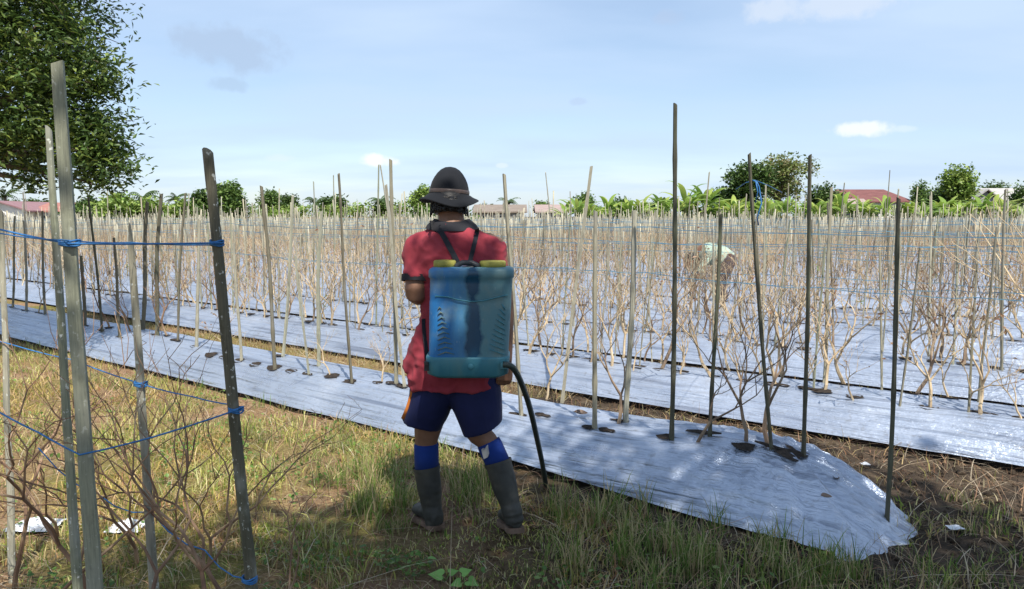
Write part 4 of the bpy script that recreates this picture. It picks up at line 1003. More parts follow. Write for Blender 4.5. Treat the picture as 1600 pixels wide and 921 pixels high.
house(1296, 1360, 312, 322, 80, 3.4, RM['pink'], M['wall_white'], 'low annexe with pale red roof in front of the dark red roof', wins=1)
house(1508, 1576, 297, 322, 76, 8, RM['grey'], M['wall_grey'], 'grey board house with grey gabled roof at far right', gable=True, wins=1)
house(1560, 1640, 294, 322, 86, 8, RM['grey'], M['wall_grey'], 'grey roofed house behind the gabled house at the right edge', wins=2)
house(738, 824, 321, 332, 70, 7, RM['brown'], M['wall_grey'], 'long low brown roofed shed right of the man', wins=3, name='shed')
house(836, 892, 321, 332, 72, 7, RM['pink'], M['wall_grey'], 'low pale roofed shed behind the leaning pale stakes', wins=2, name='shed')
house(-50, 44, 316, 330, 62, 8, RM['purple'], M['wall_white'], 'white house with faded red gable roof at the left photo edge', gable=True, wins=1)
house(44, 98, 318, 331, 63.5, 6, RM['orange'], M['wall_white'], 'white house with rust red roof beside the left posts', wins=1)

# ------------------------------------------------------------------ the man with the sprayer
def limb(b, pts, rad, n=14):
    # smooth a polyline into a denser tapered tube
    P, Rr = [], []
    m = len(pts)
    for i in range(m - 1):
        p0, p1, p2, p3 = Vector(pts[max(i - 1, 0)]), Vector(pts[i]), Vector(pts[i + 1]), Vector(pts[min(i + 2, m - 1)])
        for t in (0, .25, .5, .75):
            P.append(.5 * ((2 * p1) + (p2 - p0) * t + (2 * p0 - 5 * p1 + 4 * p2 - p3) * t * t + (3 * p1 - p0 - 3 * p2 + p3) * t ** 3)); Rr.append(rad[i] + (rad[i + 1] - rad[i]) * t)
    P.append(Vector(pts[-1])); Rr.append(rad[-1]); b.tube(P, Rr, n)
YM = 3.42
def m_(px, py, Y=YM): return at_y(px, py, Y)
SC = YM / F
M['skin'] = simple('brown_skin', [(.3, (.17, .085, .05)), (.7, (.23, .12, .075))], 12, rough=.55, bmp=.15, bd=.002)
def cloth(name, a, b_, c, rough=.9, sc=5):
    m, nt, bs = mat_new(name); v = coord(nt); f = noise(nt, v, sc, 5); wv = noise(nt, v, 420, 2)
    nt.links.new(ramp(nt, f, [(.3, a), (.55, b_), (.8, c)]), bs.inputs['Base Color']); bs.inputs['Roughness'].default_value = rough; bs.inputs['Specular IOR Level'].default_value = .2
    bs.inputs['Sheen Weight'].default_value = .04; bump(nt, bs, wv, .25, .0015); return m
M['red'] = cloth('red_polo_cotton', (.20, .022, .034), (.255, .033, .046), (.31, .048, .062)); M['black_cloth'] = cloth('black_rib_cotton', (.012, .012, .016), (.018, .018, .022), (.03, .03, .035))
M['navy'] = cloth('navy_shorts', (.006, .009, .04), (.009, .013, .06), (.014, .02, .085), .7); M['orange'] = cloth('orange_piping', (.45, .13, .02), (.52, .16, .03), (.6, .2, .04)); M['sock'] = cloth('blue_sock', (.007, .025, .14), (.01, .035, .19), (.015, .05, .24))
M['hat'] = cloth('black_felt', (.006, .007, .009), (.009, .010, .013), (.014, .015, .019)); M['band'] = simple('hat_band', [(.3, (.05, .035, .03)), (.7, (.09, .065, .055))], 20, rough=.4, bmp=.1)
M['hair'] = simple('black_hair', [(.3, (.006, .006, .006)), (.7, (.018, .016, .015))], 60, rough=.5, bmp=.5, bd=.004)
M['rubber'] = simple('muddy_rubber', [(.25, (.022, .023, .021)), (.5, (.045, .044, .037)), (.75, (.11, .095, .075))], 9, rough=.55, bmp=.4, bd=.004); M['sole'] = simple('brown_sole', [(.3, (.10, .065, .045)), (.7, (.24, .16, .115))], 22, rough=.85, bmp=.5, bd=.004)
M['badge'] = simple('grey_badge', [(.3, (.30, .29, .28)), (.7, (.42, .40, .38))], 30, rough=.7, bmp=0)
man = empty('person', (m_(725, 600).x, YM, 0)); tag(man, 'man seen from behind in red polo shirt, black hat, shorts and rubber boots', 'person')
HC = m_(703, 303, 3.47)                                    # head centre, bowed slightly forward
SHL, SHR = m_(655, 383, 3.42), m_(771, 386, 3.42)
ELL, WRL = m_(651, 459, 3.36), m_(684, 446, 3.62)
ELR, WRR = m_(789, 480, 3.42), m_(791, 566, 3.36)
HIPL, HIPR = m_(682, 590, 3.43), m_(745, 592, 3.42)
KNL, ANL = m_(666, 688, 3.462), m_(674, 803, 3.44); KNR, ANR = m_(744, 672, 3.40), m_(799, 800, 3.32); CLR = m_(769, 702, 3.378)
b = MB(); tilt = Matrix.Rotation(-.30, 3, 'X')
b.ell(HC + Vector((0, .0, .0)), .076, .096, .118, 22, 16, tilt)                 # skull
b.ell(HC + tilt @ Vector((0, .045, -.062)), .055, .055, .066, 18, 10, tilt)      # jaw
b.ell(HC + tilt @ Vector((0, .104, -.026)), .013, .020, .024, 10, 8, tilt)       # nose
b.ell(HC + tilt @ Vector((0, .092, -.072)), .026, .014, .009, 10, 6, tilt)       # lips
b.ell(HC + tilt @ Vector((0, .085, .016)), .056, .018, .012, 12, 6, tilt)        # brow
for s in (-1, 1): b.ell(HC + tilt @ Vector((s * .079, -.004, -.018)), .010, .020, .032, 10, 8, tilt)
limb(b, [HC + Vector((0, -.012, -.055)), m_(705, 340, 3.43), m_(706, 360, 3.40)], [.062, .060, .066])
b.hring([(m_(708, 600), .14, .10), (m_(710, 520), .14, .095), (m_(712, 450), .155, .10), (m_(712, 400), .165, .10), (m_(710, 372), .14, .085), (m_(707, 355), .07, .065)])
limb(b, [m_(690, 385), SHL, ELL.lerp(SHL, .5), ELL, WRL.lerp(ELL, .55), WRL], [.055, .056, .054, .052, .045, .029])
limb(b, [m_(735, 385), SHR, ELR.lerp(SHR, .5), ELR, WRR.lerp(ELR, .6), WRR], [.055, .056, .048, .042, .038, .027])
limb(b, [HIPL + Vector((0, 0, .05)), HIPL, KNL.lerp(HIPL, .45), KNL, m_(667, 725, 3.46), ANL], [.085, .09, .078, .056, .046, .034])
limb(b, [HIPR + Vector((0, 0, .05)), HIPR, KNR.lerp(HIPR, .45), KNR, CLR, ANR], [.085, .09, .078, .058, .047, .034])
def hand(b, W_, d, palm_n, curl, thumb):
    """palm along d, fingers curling towards palm_n, thumb leaving the side of the palm"""
    d = d.normalized(); n_ = (palm_n - d * palm_n.dot(d)).normalized(); s = d.cross(n_); rs = []
    for t, w, h in ((0, .027, .018), (.03, .036, .016), (.06, .042, .015), (.088, .041, .012)):
        rs.append([W_ + d * t + s * w * math.cos(a) + n_ * h * math.sin(a) for a in np.linspace(0, 2 * math.pi, 14, endpoint=False)])
    b.rings(rs)
    for i, (o, L) in enumerate(((-.030, .066), (-.010, .076), (.010, .072), (.029, .056))):
        p = W_ + d * .080 + s * o; pts = [p]; ang = 0
        for j in range(3): ang += curl * (.8, 1.1, .8)[j]; p = p + (d * math.cos(ang) + n_ * math.sin(ang)) * L * (.45, .32, .23)[j]; pts.append(p)
        b.tube(pts, [.0098, .0092, .0084, .0068], 8)
    p = W_ + d * .022 + s * thumb * .026; q = p + (d * .55 + s * thumb * .75 + n_ * .35).normalized() * .036; r = q + (d * .8 + s * thumb * .1 + n_ * .6).normalized() * .03; b.tube([p, q, r], [.014, .0115, .009], 8)
hand(b, WRR, Vector((-.12, -.02, -1)), Vector((-.25, .9, 0)), .72, -1); hand(b, WRL, Vector((.45, .8, .05)), Vector((.5, -.2, -.8)), .8, 1)
body = child('body', remesh(b.mesh('body'), .0055, 5), M['skin'], man)
# shirt
def fold(p):
    a = mnoise.noise((p.x * 9 + p.z * 3.5, p.y * 8, p.z * 2.6 - p.x * 2)); c = mnoise.noise((p.x * 22 + p.z * 9, p.y * 18, p.z * 7 - p.x * 6)); k = 1.0
    dz = math.sin((p.z * 34 + p.x * 40 + 2 * a)) * .0016 * (1 if p.x < man.location.x - .1 else .5)
    e = mnoise.noise((p.x * 5 - p.z * 11, p.y * 4, p.z * 4 + p.x * 9 + 7)); f = mnoise.noise((p.x * 13 + p.z * 17, p.y * 9, 4.4 + p.z * 5 - p.x * 12))
    return .010 * a + .006 * c + dz + .018 * (.3 - abs(e)) + .012 * max(0, .25 - abs(f)) * 2
b = MB()
b.hring([(m_(708, 604, 3.42), .206, .150, 2.4), (m_(706, 585, 3.42), .205, .150, 2.4), (m_(712, 540, 3.42), .188, .145, 2.4), (m_(721, 490, 3.41), .176, .135, 2.4), (m_(721, 445, 3.41), .182, .132, 2.5), (m_(714, 405, 3.41), .200, .126, 2.6),
         (m_(713, 386, 3.41), .196, .116, 2.6), (m_(711, 374, 3.41), .172, .104, 2.4), (m_(709, 364, 3.41), .132, .092, 2.2), (m_(707, 356, 3.415), .098, .082), (m_(706, 351, 3.42), .078, .074)])
limb(b, [m_(685, 392), m_(661, 386, 3.41), m_(654, 408, 3.395), m_(651, 436, 3.375)], [.075, .077, .073, .068]); limb(b, [m_(740, 392), m_(766, 390, 3.41), m_(770, 412, 3.41), m_(776, 440, 3.41)], [.075, .072, .066, .062])
# loose front tail swinging out on the left
b.rings([[m_(672, 480, 3.40) + Vector((.03 * math.cos(a), .07 * math.sin(a), 0)) for a in np.linspace(0, 2 * math.pi, 12, endpoint=False)], [m_(658, 530, 3.42) + Vector((.035 * math.cos(a), .085 * math.sin(a), 0)) for a in np.linspace(0, 2 * math.pi, 12, endpoint=False)], [m_(645, 576, 3.44) + Vector((.042 * math.cos(a), .10 * math.sin(a), -.008 * math.cos(a))) for a in np.linspace(0, 2 * math.pi, 12, endpoint=False)]])
shirt_me = remesh(b.mesh('shirt'), .0075, 7, fold); shirt = child('shirt', shirt_me, M['red'], man)
bvh = BVHTree.FromPolygons([v.co.copy() for v in shirt_me.vertices], [tuple(p.vertices) for p in shirt_me.polygons])
def on_shirt(px, py, off=.005):
    h = bvh.ray_cast(CAM, ray(px, py).normalized()); return (h[0] + h[1] * off) if h[0] else m_(px, py, 3.3)
b = MB(); rs = []
for (px, py, a_, bb, Y) in ((706, 360, .122, .108, 3.415), (706, 355, .114, .101, 3.418), (706, 348, .090, .088, 3.425), (706, 345.5, .081, .080, 3.43), (706, 351, .075, .075, 3.43)):
    c = m_(px, py, Y); rs.append([c + Vector((a_ * math.cos(t), bb * math.sin(t), .003 * math.sin(t) + .010 * abs(math.cos(t)) ** 3)) for t in np.linspace(0, 2 * math.pi, 36, endpoint=False)])
b.rings(rs, False); child('collar', b.mesh('collar'), M['black_cloth'], shirt)
for pts, r in (([m_(651.5, 430, 3.377), m_(651, 440, 3.372)], .0705), ([m_(775, 434, 3.41), m_(777, 444, 3.41)], .0645)):
    b = MB(); b.tube(pts, r, 28, False); b.tube([pts[0], pts[1]], [r - .004, r - .004], 28, False); child('cuff', b.mesh('cuff'), M['black_cloth'], shirt)
# shorts
b = MB()
def leg_rings(rows):
    rs = []
    for (xl, xr, py, bb, Y, drop) in rows:
        c = m_((xl + xr) / 2, py, Y); a_ = (xr - xl) / 2 * Y / F; rs.append([c + Vector((a_ * math.copysign(abs(math.cos(t)) ** .85, math.cos(t)), bb * math.copysign(abs(math.sin(t)) ** .85, math.sin(t)), drop * math.cos(t))) for t in np.linspace(0, 2 * math.pi, 28, endpoint=False)])
    b.rings(rs)
leg_rings([(642, 722, 585, .115, 3.43, 0), (640, 714, 615, .125, 3.43, 0), (634, 703, 642, .128, 3.44, -.015), (628, 690, 661, .122, 3.45, -.027)])
leg_rings([(690, 780, 585, .115, 3.42, 0), (694, 785, 615, .125, 3.42, 0), (710, 785.5, 640, .128, 3.41, .012), (724, 786, 668, .122, 3.40, .034)])
def sfold(p): return .004 * mnoise.noise((p.x * 14, p.y * 9, p.z * 3)) + .0025 * mnoise.noise((p.x * 30, p.y * 20, p.z * 9 + p.x * 6))
shorts = child('shorts', remesh(b.mesh('shorts'), .007, 3, sfold), M['navy'], man)
b = MB(); b.tube([m_(646, 596, 3.36), m_(643, 616, 3.355), m_(637, 638, 3.36), m_(630, 655, 3.37)], [.006, .007, .010, .011], 8, flat=.4, ref=Vector((1, 0, 0))); child('piping', b.mesh('piping'), M['orange'], shorts)
# socks and boots
def along(a, b_, t): return a.lerp(b_, t)
SL0, SL1 = m_(666, 693, 3.462), m_(667, 735, 3.46); SR0, SR1 = m_(763, 691, 3.385), m_(780, 728, 3.365)
b = MB(); b.tube([SL0 + Vector((0, 0, .002)), SL0.lerp(SL1, .15), SL1], [.057, .0595, .0585], 24); child('sock', b.mesh('sock'), M['sock'], man)
KNR2 = m_(752, 676, 3.40)
b = MB(); b.tube([SR0, SR0.lerp(SR1, .15), SR1], [.056, .0585, .058], 24); sk = child('sock', b.mesh('sock'), M['sock'], man)
b = MB(); ctr = m_(757, 708, 3.312); ux = (m_(768, 702, 3.315) - m_(752, 711, 3.335)).normalized(); uy = (m_(757, 698, 3.325) - m_(763, 722, 3.325)).normalized(); nn = ux.cross(uy)
sh = [(-.013, -.026), (.010, -.026), (.017, -.016), (.017, .024), (.004, .013), (-.013, .022)]
V = [ctr + ux * x + uy * y for x, y in sh]; V2 = [v - nn * .03 for v in V]; b.add(V + V2, [tuple(range(6)), tuple(range(11, 5, -1))] + [(i, (i + 1) % 6, 6 + (i + 1) % 6, 6 + i) for i in range(6)]); child('badge', b.mesh('badge'), M['badge'], sk, False)
def boot(top, ank, heel, toe, rt, lab, lift=0.0):
    """top of shaft, ankle, heel point and toe point on/near the ground"""
    b = MB(); ax = (ank - top).normalized(); P = [top, top.lerp(ank, .06), top.lerp(ank, .5), top.lerp(ank, .85), ank + ax * .02]
    b.tube(P, [rt, rt * 1.0, rt * .93, rt * .76, rt * .78], 22)
    f = (toe - heel).normalized(); up = (Vector((0, 0, 1)) - f * f.z).normalized(); s = f.cross(up); L = (toe - heel).length; rs = []
    for t, w, h in ((0, .028, .055), (.06, .036, .085), (.2, .041, .105), (.38, .041, .10), (.55, .045, .078), (.72, .050, .066), (.88, .044, .058), (.97, .028, .045), (1, .012, .03)):
        c = heel + f * L * t; ring = []
        for k in range(18):
            a = 2 * math.pi * k / 18; ring.append(c + s * w * math.cos(a) + up * (.012 + h * (.5 + .5 * math.sin(a))))
        rs.append(ring)
    b.rings(rs); b.tube([ank - ax * .05, ank + ax * .06], [rt * .74, rt * .7], 18)
    def mud(p): return .0022 * mnoise.noise((p.x * 40, p.y * 40, p.z * 25)) + .003 * mnoise.noise((p.x * 12, p.y * 12, p.z * 55)) * max(0, 1 - abs(p.z - .13) / .12)
    o = child('boot', remesh(b.mesh('boot'), .005, 3, mud), M['rubber'], man); o['label'] = lab
    q = MB(); rs = []
    for lv, grow in ((.016, 1.04), (-.008, 1.06)):
        ring = []
        out = [(0, .028), (.06, .037), (.2, .041), (.38, .038), (.55, .046), (.72, .052), (.88, .047), (.97, .03), (1.0, .01)]
        for t, w in out: ring.append(heel + f * L * (t * 1.02 - .01) + s * w * grow + up * lv)
        for t, w in out[::-1]: ring.append(heel + f * L * (t * 1.02 - .01) - s * w * grow + up * lv)
        rs.append(ring)
    q.rings(rs); child('sole', q.mesh('sole'), M['sole'], o, False)
    q = MB(); q.tube([top - ax * .004, top + ax * .012], [rt * 1.045, rt * 1.045], 26, False); child('rim', q.mesh('rim'), M['rubber'], o)
hl = at_z(684, 838, .0); boot(m_(666.5, 730, 3.46), m_(676, 800, 3.44), Vector((hl.x + .0, 3.40, .012)), Vector((hl.x - .13, 3.58, .012)), .063, 'muddy black rubber boot planted forward')
hr = m_(804, 836, 3.27); boot(m_(778, 722, 3.367), m_(799, 797, 3.32), Vector((m_(808, 830, 3.27).x, 3.27, .055)), Vector((m_(789, 840, 3.45).x, 3.50, .012)), .063, 'muddy rubber boot trailing with its heel raised')
# hair and hat
b = MB(); rs = []
for (z, k) in ((-.005, 1.0), (-.03, 1.06), (-.065, 1.05), (-.098, .9)):
    rs.append([HC + tilt @ Vector((.079 * k * math.cos(t), -.004 + (.099 * k * math.sin(t) if math.sin(t) < 0 else .04 * math.sin(t)), z - (.01 if math.sin(t) < -.3 else 0))) for t in np.linspace(0, 2 * math.pi, 26, endpoint=False)])
b.rings(rs)
for i in range(90):
    t = random.uniform(math.pi * 1.02, math.pi * 1.98); z = random.uniform(-.112, -.058); c = HC + tilt @ Vector((.082 * math.cos(t), -.004 + .104 * math.sin(t), z)); r = random.uniform(.006, .011)
    ax1 = Vector((-math.sin(t), math.cos(t), 0)); pts = [c + ax1 * (r * math.cos(a)) + Vector((0, 0, r * math.sin(a))) + Vector((math.cos(t), math.sin(t), 0)) * (.004 * a / 3) for a in np.linspace(0, 4.6, 7)]
    b.tube(pts, [.0045, .005, .005, .0045, .004, .003, .002], 5)
child('hair', b.mesh('hair'), M['hair'], man)
HB0 = m_(702, 303, 3.47); ht = Matrix.Rotation(-.04, 3, 'X') @ Matrix.Rotation(.05, 3, 'Y'); b = MB(); rs = []
prof = [(.092, -.002, .0), (.0915, .010, .0), (.089, .028, 0), (.083, .050, 0), (.073, .072, 0), (.060, .092, 0), (.044, .109, 0), (.025, .120, 0), (.007, .1235, 0)]
out_p = [(.138, -.034, 1), (.130, -.028, 1), (.112, -.018, 1), (.100, -.008, 1)]
for r, z, br in out_p + prof:
    ring = []
    for t in np.linspace(0, 2 * math.pi, 48, endpoint=False):
        wob = .007 * math.sin(t * 2 + .6) + .006 * math.sin(t * 3 + 2) if br else 0; dip = (-.016 * max(0, -math.sin(t)) if br else 0) * ((r - .09) / .045 if br else 0)
        ring.append(HB0 + ht @ Vector((r * math.cos(t), r * 1.14 * math.sin(t), z + wob * max(0, (r - .09) / .045) * (1 if br else 0) + dip)))
    rs.append(ring)
b.rings(rs, False); b.add(rs[-1], [tuple(range(48))])
# underside of the brim so that it has thickness
rs2 = [[p + Vector((0, 0, -.004)) for p in r] for r in rs[:5]]; b.rings(rs2, False); b.rings([rs[0], rs2[0]], False)
hat = child('hat', b.mesh('hat'), M['hat'], man)
b = MB(); rs = []
for r, z in ((.0935, .000), (.0942, .008), (.0932, .016), (.089, .0165)): rs.append([HB0 + ht @ Vector((r * math.cos(t), r * 1.14 * math.sin(t), z)) for t in np.linspace(0, 2 * math.pi, 48, endpoint=False)])
b.rings(rs, False); child('hat_band', b.mesh('hat_band'), M['band'], hat)

# ------------------------------------------------------------------ knapsack sprayer
def tank_mat():
    m, nt, bs = mat_new('worn_blue_plastic'); v = coord(nt, (1, 1, 1), 'obj'); sx = N(nt, 'ShaderNodeSeparateXYZ'); nt.links.new(v, sx.inputs[0])
    wob = noise(nt, coord(nt, (1.0, 1, 1.0), 'obj'), 7, 4); st = noise(nt, coord(nt, (1, 1, .12), 'obj'), 26, 4)
    def mth(op, a, b_, c=None):
        n_ = N(nt, 'ShaderNodeMath', operation=op)
        for i, q in enumerate((a, b_, c)):
            if q is None: continue
            if isinstance(q, (int, float)): n_.inputs[i].default_value = q
            else: nt.links.new(q, n_.inputs[i])
        return n_.outputs[0]
    x = sx.outputs['X']; xw = mth('ADD', x, mth('MULTIPLY', mth('SUBTRACT', st, .5), .16)); worn = mrange(nt, xw, -.10, .03)          # sun-bleached dusty film on the right half
    c = mixn(nt, worn, (.012, .135, .35), (.075, .18, .21)); c = mixn(nt, mrange(nt, st, .55, .72, 0, .55), c, (.06, .20, .29)); c = mixn(nt, mrange(nt, wob, .5, .72, 0, .6), c, (.19, .23, .19)); sc_ = noise(nt, coord(nt, (1, 1, .25), 'obj'), 120, 4, .7); c = mixn(nt, mrange(nt, sc_, .62, .72, 0, .55), c, (.30, .36, .36))
    w2 = noise(nt, coord(nt, (.6, 1, 1), 'obj'), 10, 3); streak = mth('ABSOLUTE', mth('SUBTRACT', x, .0175), 0); edge = mth('ADD', streak, mth('MULTIPLY', mth('SUBTRACT', w2, .5), .12)); wet = mrange(nt, edge, .034, .018)   # dribble of spray that has washed the dust away
    c = mixn(nt, wet, c, (.006, .052, .105))
    nt.links.new(c, bs.inputs['Base Color']); nt.links.new(mrange(nt, wet, 0, 1, .55, .25), bs.inputs['Roughness']); bs.inputs['Specular IOR Level'].default_value = .45; bump(nt, bs, noise(nt, v, 70, 3), .12, .002); return m
M['tank'] = tank_mat(); M['cap'] = simple('mustard_cap', [(.3, (.22, .20, .035)), (.6, (.32, .29, .06)), (.8, (.36, .36, .12))], 30, rough=.55, bmp=.2, bd=.002); M['blackp'] = simple('black_plastic', [(.3, (.015, .017, .02)), (.7, (.035, .038, .042))], 30, rough=.4, bmp=.1); M['teal'] = simple('teal_plastic', [(.3, (.02, .13, .19)), (.55, (.05, .18, .22)), (.8, (.10, .2, .2))], 12, (1, 1, .4), .45, .15, .002); M['hose'] = simple('green_black_hose', [(.3, (.016, .026, .024)), (.7, (.04, .055, .048))], 20, rough=.4, bmp=.1); M['fern'] = simple('dirty_relief', [(.3, (.05, .14, .18)), (.7, (.16, .17, .10))], 40, rough=.6, bmp=.2)
M['strap'] = cloth('black_webbing', (.012, .013, .018), (.018, .02, .026), (.03, .032, .04), .8, 30)
YT = 3.14                                               # rear face of the tank
def tp(px, py, dy=0.0): return at_y(px, py, YT + dy)
cx0 = tp(733, 500).x; sp = empty('knapsack_sprayer', (cx0, YT + .08, tp(733, 590).z)); tag(sp, 'worn blue plastic knapsack sprayer with two yellow caps on the man\'s back', 'sprayer')
def rrect(c, hw, hd, r, n=7, bow=0.0):
    out = []
    for (sx_, sy_, a0) in ((1, 1, 0), (-1, 1, 90), (-1, -1, 180), (1, -1, 270)):
        for k in range(n):
            a = R(a0 + 90 * k / (n - 1)); x = sx_ * (hw - r) + r * math.cos(a); y = sy_ * (hd - r) + r * math.sin(a)
            if y < 0: y -= bow * (1 - (x / hw) ** 2)
            out.append(Vector(c) + Vector((x, y, 0)))
    return out
def tank_ring(py, xl, xr, dd=0.085, r=.04, bow=.012):
    c = tp((xl + xr) / 2, py); c.y = YT + .085; hw = (xr - xl) / 2 * YT / F; return rrect(c, hw, dd, r, bow=bow)
rows = [(589, 676, 784, .07, .05), (583, 668, 793, .078, .045), (566, 668, 795, .082, .04), (560, 668, 795.5, .082, .04), (540, 668, 796, .083), (500, 668.5, 798, .083), (474, 669, 799.5, .083), (470, 669.5, 799.5, .0815), (466, 669.5, 799.5, .084), (445, 670, 801, .085), (436, 670, 801.5, .085), (434, 668, 803.5, .090), (424, 668, 803.5, .090), (421, 670, 801, .086), (419, 676, 796, .075)]
b = MB(); b.rings([tank_ring(*q) for q in rows])
tk_me = b.mesh('tank'); tank = link('tank', tk_me, M['tank'], None, True); tank.parent = sp
for v in tk_me.vertices: v.co -= Vector(sp.location)
def sub(name, bb, mt, parent=sp, sm=True): return child(name, bb.mesh(name), mt, parent, sm)
b = MB(); b.rings([tank_ring(591, 674, 786, .078, .05, .016), tank_ring(586, 665, 795, .088, .045, .016), tank_ring(562, 663, 797.5, .0895, .042, .016), tank_ring(558.5, 663.5, 797.5, .0885, .042, .014)]); sub('base_tray', b, M['teal'])
b = MB()                                                   # raised shoulder line dipping in the middle
b.tube([tp(680, 463, -.0) + Vector((0, -.004, 0)), tp(700, 464) + Vector((0, -.008, 0)), tp(715, 468) + Vector((0, -.011, 0)), tp(735, 471) + Vector((0, -.012, 0)), tp(755, 470) + Vector((0, -.011, 0)), tp(775, 465) + Vector((0, -.008, 0)), tp(793, 461) + Vector((0, -.003, 0))], .0028, 6); sub('shoulder_seam', b, M['teal'])
for side, mtl in ((-1, M['fern']), (1, M['teal'])):        # embossed fern relief left and right
    for i in range(10):
        t = i / 9; py = 482 + 70 * t; L = 6 + 20 * t ** .8
        x0 = (684 if side < 0 else 790); x1 = x0 - side * L
        b = MB(); yb = lambda px: Vector((0, -(.0125 * (1 - ((px - 733) / 65) ** 2)), 0))
        b.tube([tp(x0, py + 3) + yb(x0), tp((x0 + x1) / 2, py - 2) + yb((x0 + x1) / 2), tp(x1, py + (1 if side < 0 else -7)) + yb(x1)], [.0016, .0032, .0016], 5); child('relief_rib', b.mesh('relief_rib'), mtl, tank, True).location = -Vector(sp.location)
def disc(b, c, axis, r, h, n=24, knurl=0.0):
    axis = axis.normalized(); x = axis.orthogonal().normalized(); y = axis.cross(x); rs = []
    for t, k in ((0, 1), (.85, 1), (1, .9)):
        rs.append([Vector(c) + axis * h * t + (x * math.cos(2 * math.pi * j / n) + y * math.sin(2 * math.pi * j / n)) * r * k * (1 + (knurl if j % 2 else 0)) for j in range(n)])
    b.rings(rs)
b = MB(); disc(b, tp(735.5, 573, -.012), Vector((0, -1, 0)), .012, .006); sub('drain_plug', b, M['cap'] if False else M['teal'])
b = MB(); disc(b, tp(695, 419, .085), Vector((0, 0, 1)), .049, .034, 40, .0); sub('filler_cap', b, M['cap'])
b = MB(); disc(b, tp(770, 419, .085), Vector((0, 0, 1)), .056, .032, 72, .03); sub('filler_cap', b, M['cap'])
b = MB(); b.tube([tp(713, 423, .06), tp(714, 415, .06), tp(722, 411, .06), tp(737, 411, .06), tp(746, 415, .06), tp(749, 424, .06)], [.011, .012, .012, .012, .012, .011], 10); sub('handle', b, M['blackp'])
b = MB(); b.tube([tp(717, 426, .05), tp(724, 419, .05), tp(738, 418, .05), tp(746, 426, .05)], .007, 8); sub('lid_bracket', b, M['blackp'])
b = MB(); rs = [rrect(tp(676 + 26, 429, .085), .088, .083, .03), rrect(tp(676 + 26, 424, .085), .086, .081, .03), rrect(tp(702, 421, .085), .080, .075, .03)]
b = MB(); b.rings([rrect(tp(768, 423, .088), .093, .080, .03), rrect(tp(768, 418.5, .088), .090, .078, .03)]); sub('lid_plate', b, M['teal'])
b = MB(); b.rings([rrect(tp(703, 424, .088), .085, .080, .03), rrect(tp(703, 419.5, .088), .082, .078, .03)]); sub('lid_plate', b, M['tank'] if False else M['teal'])
b = MB(); b.box(tp(667.5, 571, .03), .020, .05, .040); b.box(tp(667, 568, -.0), .012, .02, .012); sub('latch', b, M['blackp'], sm=False)
b = MB(); b.box(tp(787, 571, -.012), .030, .012, .030); disc(b, tp(786, 570, -.018), Vector((0, -1, 0)), .010, .012); sub('hose_fitting', b, M['teal'], sm=False)
def cr(pts, k=5):
    out = []; m = len(pts)
    for i in range(m - 1):
        p0, p1, p2, p3 = pts[max(i - 1, 0)], pts[i], pts[i + 1], pts[min(i + 2, m - 1)]
        for j in range(k): t = j / k; out.append(.5 * ((2 * p1) + (p2 - p0) * t + (2 * p0 - 5 * p1 + 4 * p2 - p3) * t * t + (3 * p1 - p0 - 3 * p2 + p3) * t ** 3))
    return out + [pts[-1]]
hp = [tp(786, 570, -.02), at_y(795, 571, 3.12), at_y(804, 578, 3.14), at_y(815, 600, 3.24), at_y(828, 638, 3.42), at_y(840, 690, 3.66), at_y(848, 728, 3.86), at_y(853, 760, 4.0)]
b = MB(); b.tube(cr(hp), .0135, 12); sub('hose', b, M['hose'])
# shoulder straps lie on the shirt
def strap(pix_, name, half=.012):
    P = cr([on_shirt(x, y, .006) for x, y in pix_], 4); rs = []
    for i, p in enumerate(P):
        t = (P[min(i + 1, len(P) - 1)] - P[max(i - 1, 0)]).normalized(); v = (CAM - p).normalized(); s = t.cross(v).normalized(); n_ = s.cross(t)
        rs.append([p - s * half - n_ * .002, p + s * half - n_ * .002, p + s * half + n_ * .003, p - s * half + n_ * .003])
    b = MB(); b.rings(rs); sub(name, b, M['strap'], sm=False)
strap([(679, 353), (684, 358), (691, 366), (700, 382), (709, 400), (717, 416)], 'shoulder_strap'); strap([(745, 357), (744, 364), (741, 382), (737, 400), (733, 416)], 'shoulder_strap', .010); strap([(663, 498), (664, 520), (667, 545), (668, 566)], 'shoulder_strap', .008)
strap([(672, 352), (678, 354), (686, 358)], 'shoulder_pad', .02)

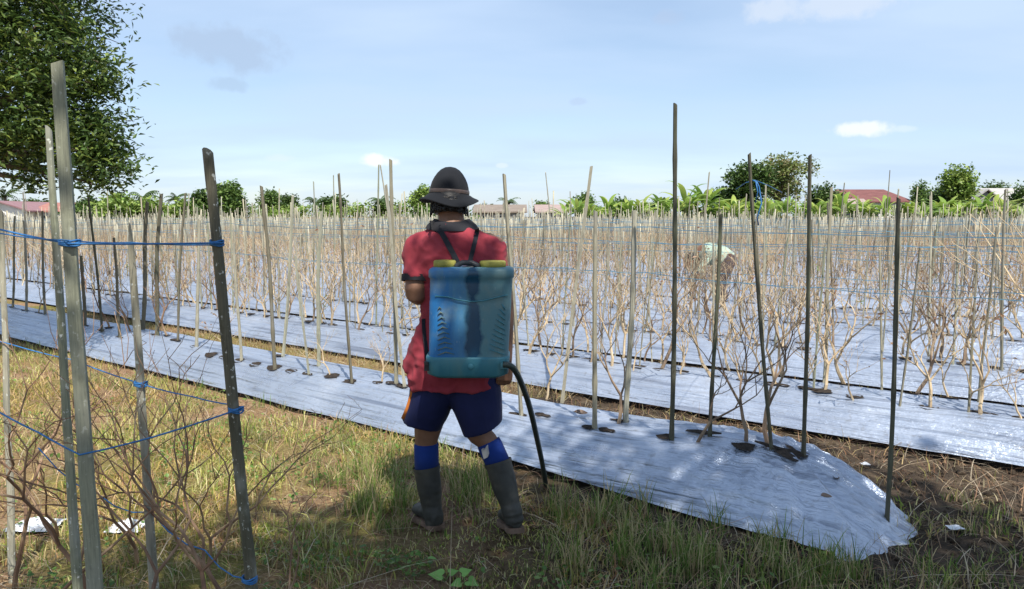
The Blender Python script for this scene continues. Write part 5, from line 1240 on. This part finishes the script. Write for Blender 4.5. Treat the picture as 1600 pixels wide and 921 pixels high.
# ------------------------------------------------------------------ the bent picker in the distance
M['mint'] = cloth('mint_shirt', (.28, .36, .29), (.34, .42, .34), (.38, .46, .38), .9, 6); M['trouser'] = cloth('dark_trousers', (.05, .04, .045), (.08, .06, .06), (.1, .08, .08)); M['straw'] = simple('straw_hat', [(.3, (.35, .28, .16)), (.7, (.5, .42, .26))], 20, rough=.8)
q0 = PERSON_B; bx0 = Vector((q0.x, 11.5, 0)); w2 = empty('person', bx0); tag(w2, 'worker in a mint green shirt bending over among the distant stakes', 'person')
def W2(x, y, z): return bx0 + Vector((y + .03, -x, z))      # bending towards the left
b = MB(); limb(b, [W2(-.02, .1, .80), W2(-.04, .02, .48), W2(-.06, .10, .09)], [.085, .065, .045]); limb(b, [W2(.16, .1, .80), W2(.18, .0, .48), W2(.17, .10, .09)], [.085, .065, .045])
limb(b, [W2(.07, .12, .82), W2(.03, -.02, .92), W2(-.06, -.20, .93), W2(-.10, -.32, .86)], [.13, .14, .15, .07]); b.ell(W2(-.12, -.40, .79), .085, .075, .11); b.ell(W2(-.12, -.475, .76), .02, .015, .02)
limb(b, [W2(-.20, -.22, .88), W2(-.25, -.28, .65), W2(-.22, -.38, .46)], [.05, .042, .03]); limb(b, [W2(.08, -.22, .88), W2(.14, -.30, .65), W2(.08, -.40, .46)], [.05, .042, .03])
hand(b, W2(-.22, -.38, .46), Vector((.1, -.3, -1)), Vector((.5, -.8, 0)), .6, 1); hand(b, W2(.08, -.40, .46), Vector((-.1, -.3, -1)), Vector((-.5, -.8, 0)), .6, -1)
for x in (-.06, .17): b.ell(W2(x, .05, .05), .045, .12, .05)
child('body', remesh(b.mesh('body'), .012, 4), M['skin'], w2)
b = MB(); limb(b, [W2(.07, .14, .80), W2(.03, .0, .90), W2(-.04, -.16, .915), W2(-.08, -.27, .88)], [.155, .165, .175, .10]); limb(b, [W2(-.16, -.18, .90), W2(-.22, -.24, .78), W2(-.25, -.28, .63)], [.075, .068, .06]); limb(b, [W2(.05, -.18, .90), W2(.11, -.24, .78), W2(.14, -.30, .63)], [.075, .068, .06])
child('shirt', remesh(b.mesh('shirt'), .012, 4, lambda p: .008 * mnoise.noise((p.x * 14, p.y * 14, p.z * 9))), M['mint'], w2)
b = MB(); limb(b, [W2(.05, .12, .84), W2(-.02, .1, .74), W2(-.04, .02, .48), W2(-.06, .09, .14)], [.15, .105, .082, .065]); limb(b, [W2(.09, .12, .84), W2(.16, .1, .74), W2(.18, .0, .48), W2(.17, .09, .14)], [.15, .105, .082, .065]); child('trousers', remesh(b.mesh('trousers'), .012, 4), M['trouser'], w2)
b = MB(); b.ell(W2(-.12, -.385, .85), .088, .085, .085); child('hair', remesh(b.mesh('hair'), .01, 2, lambda p: .01 * mnoise.noise(p * 30)), M['hair'], w2)
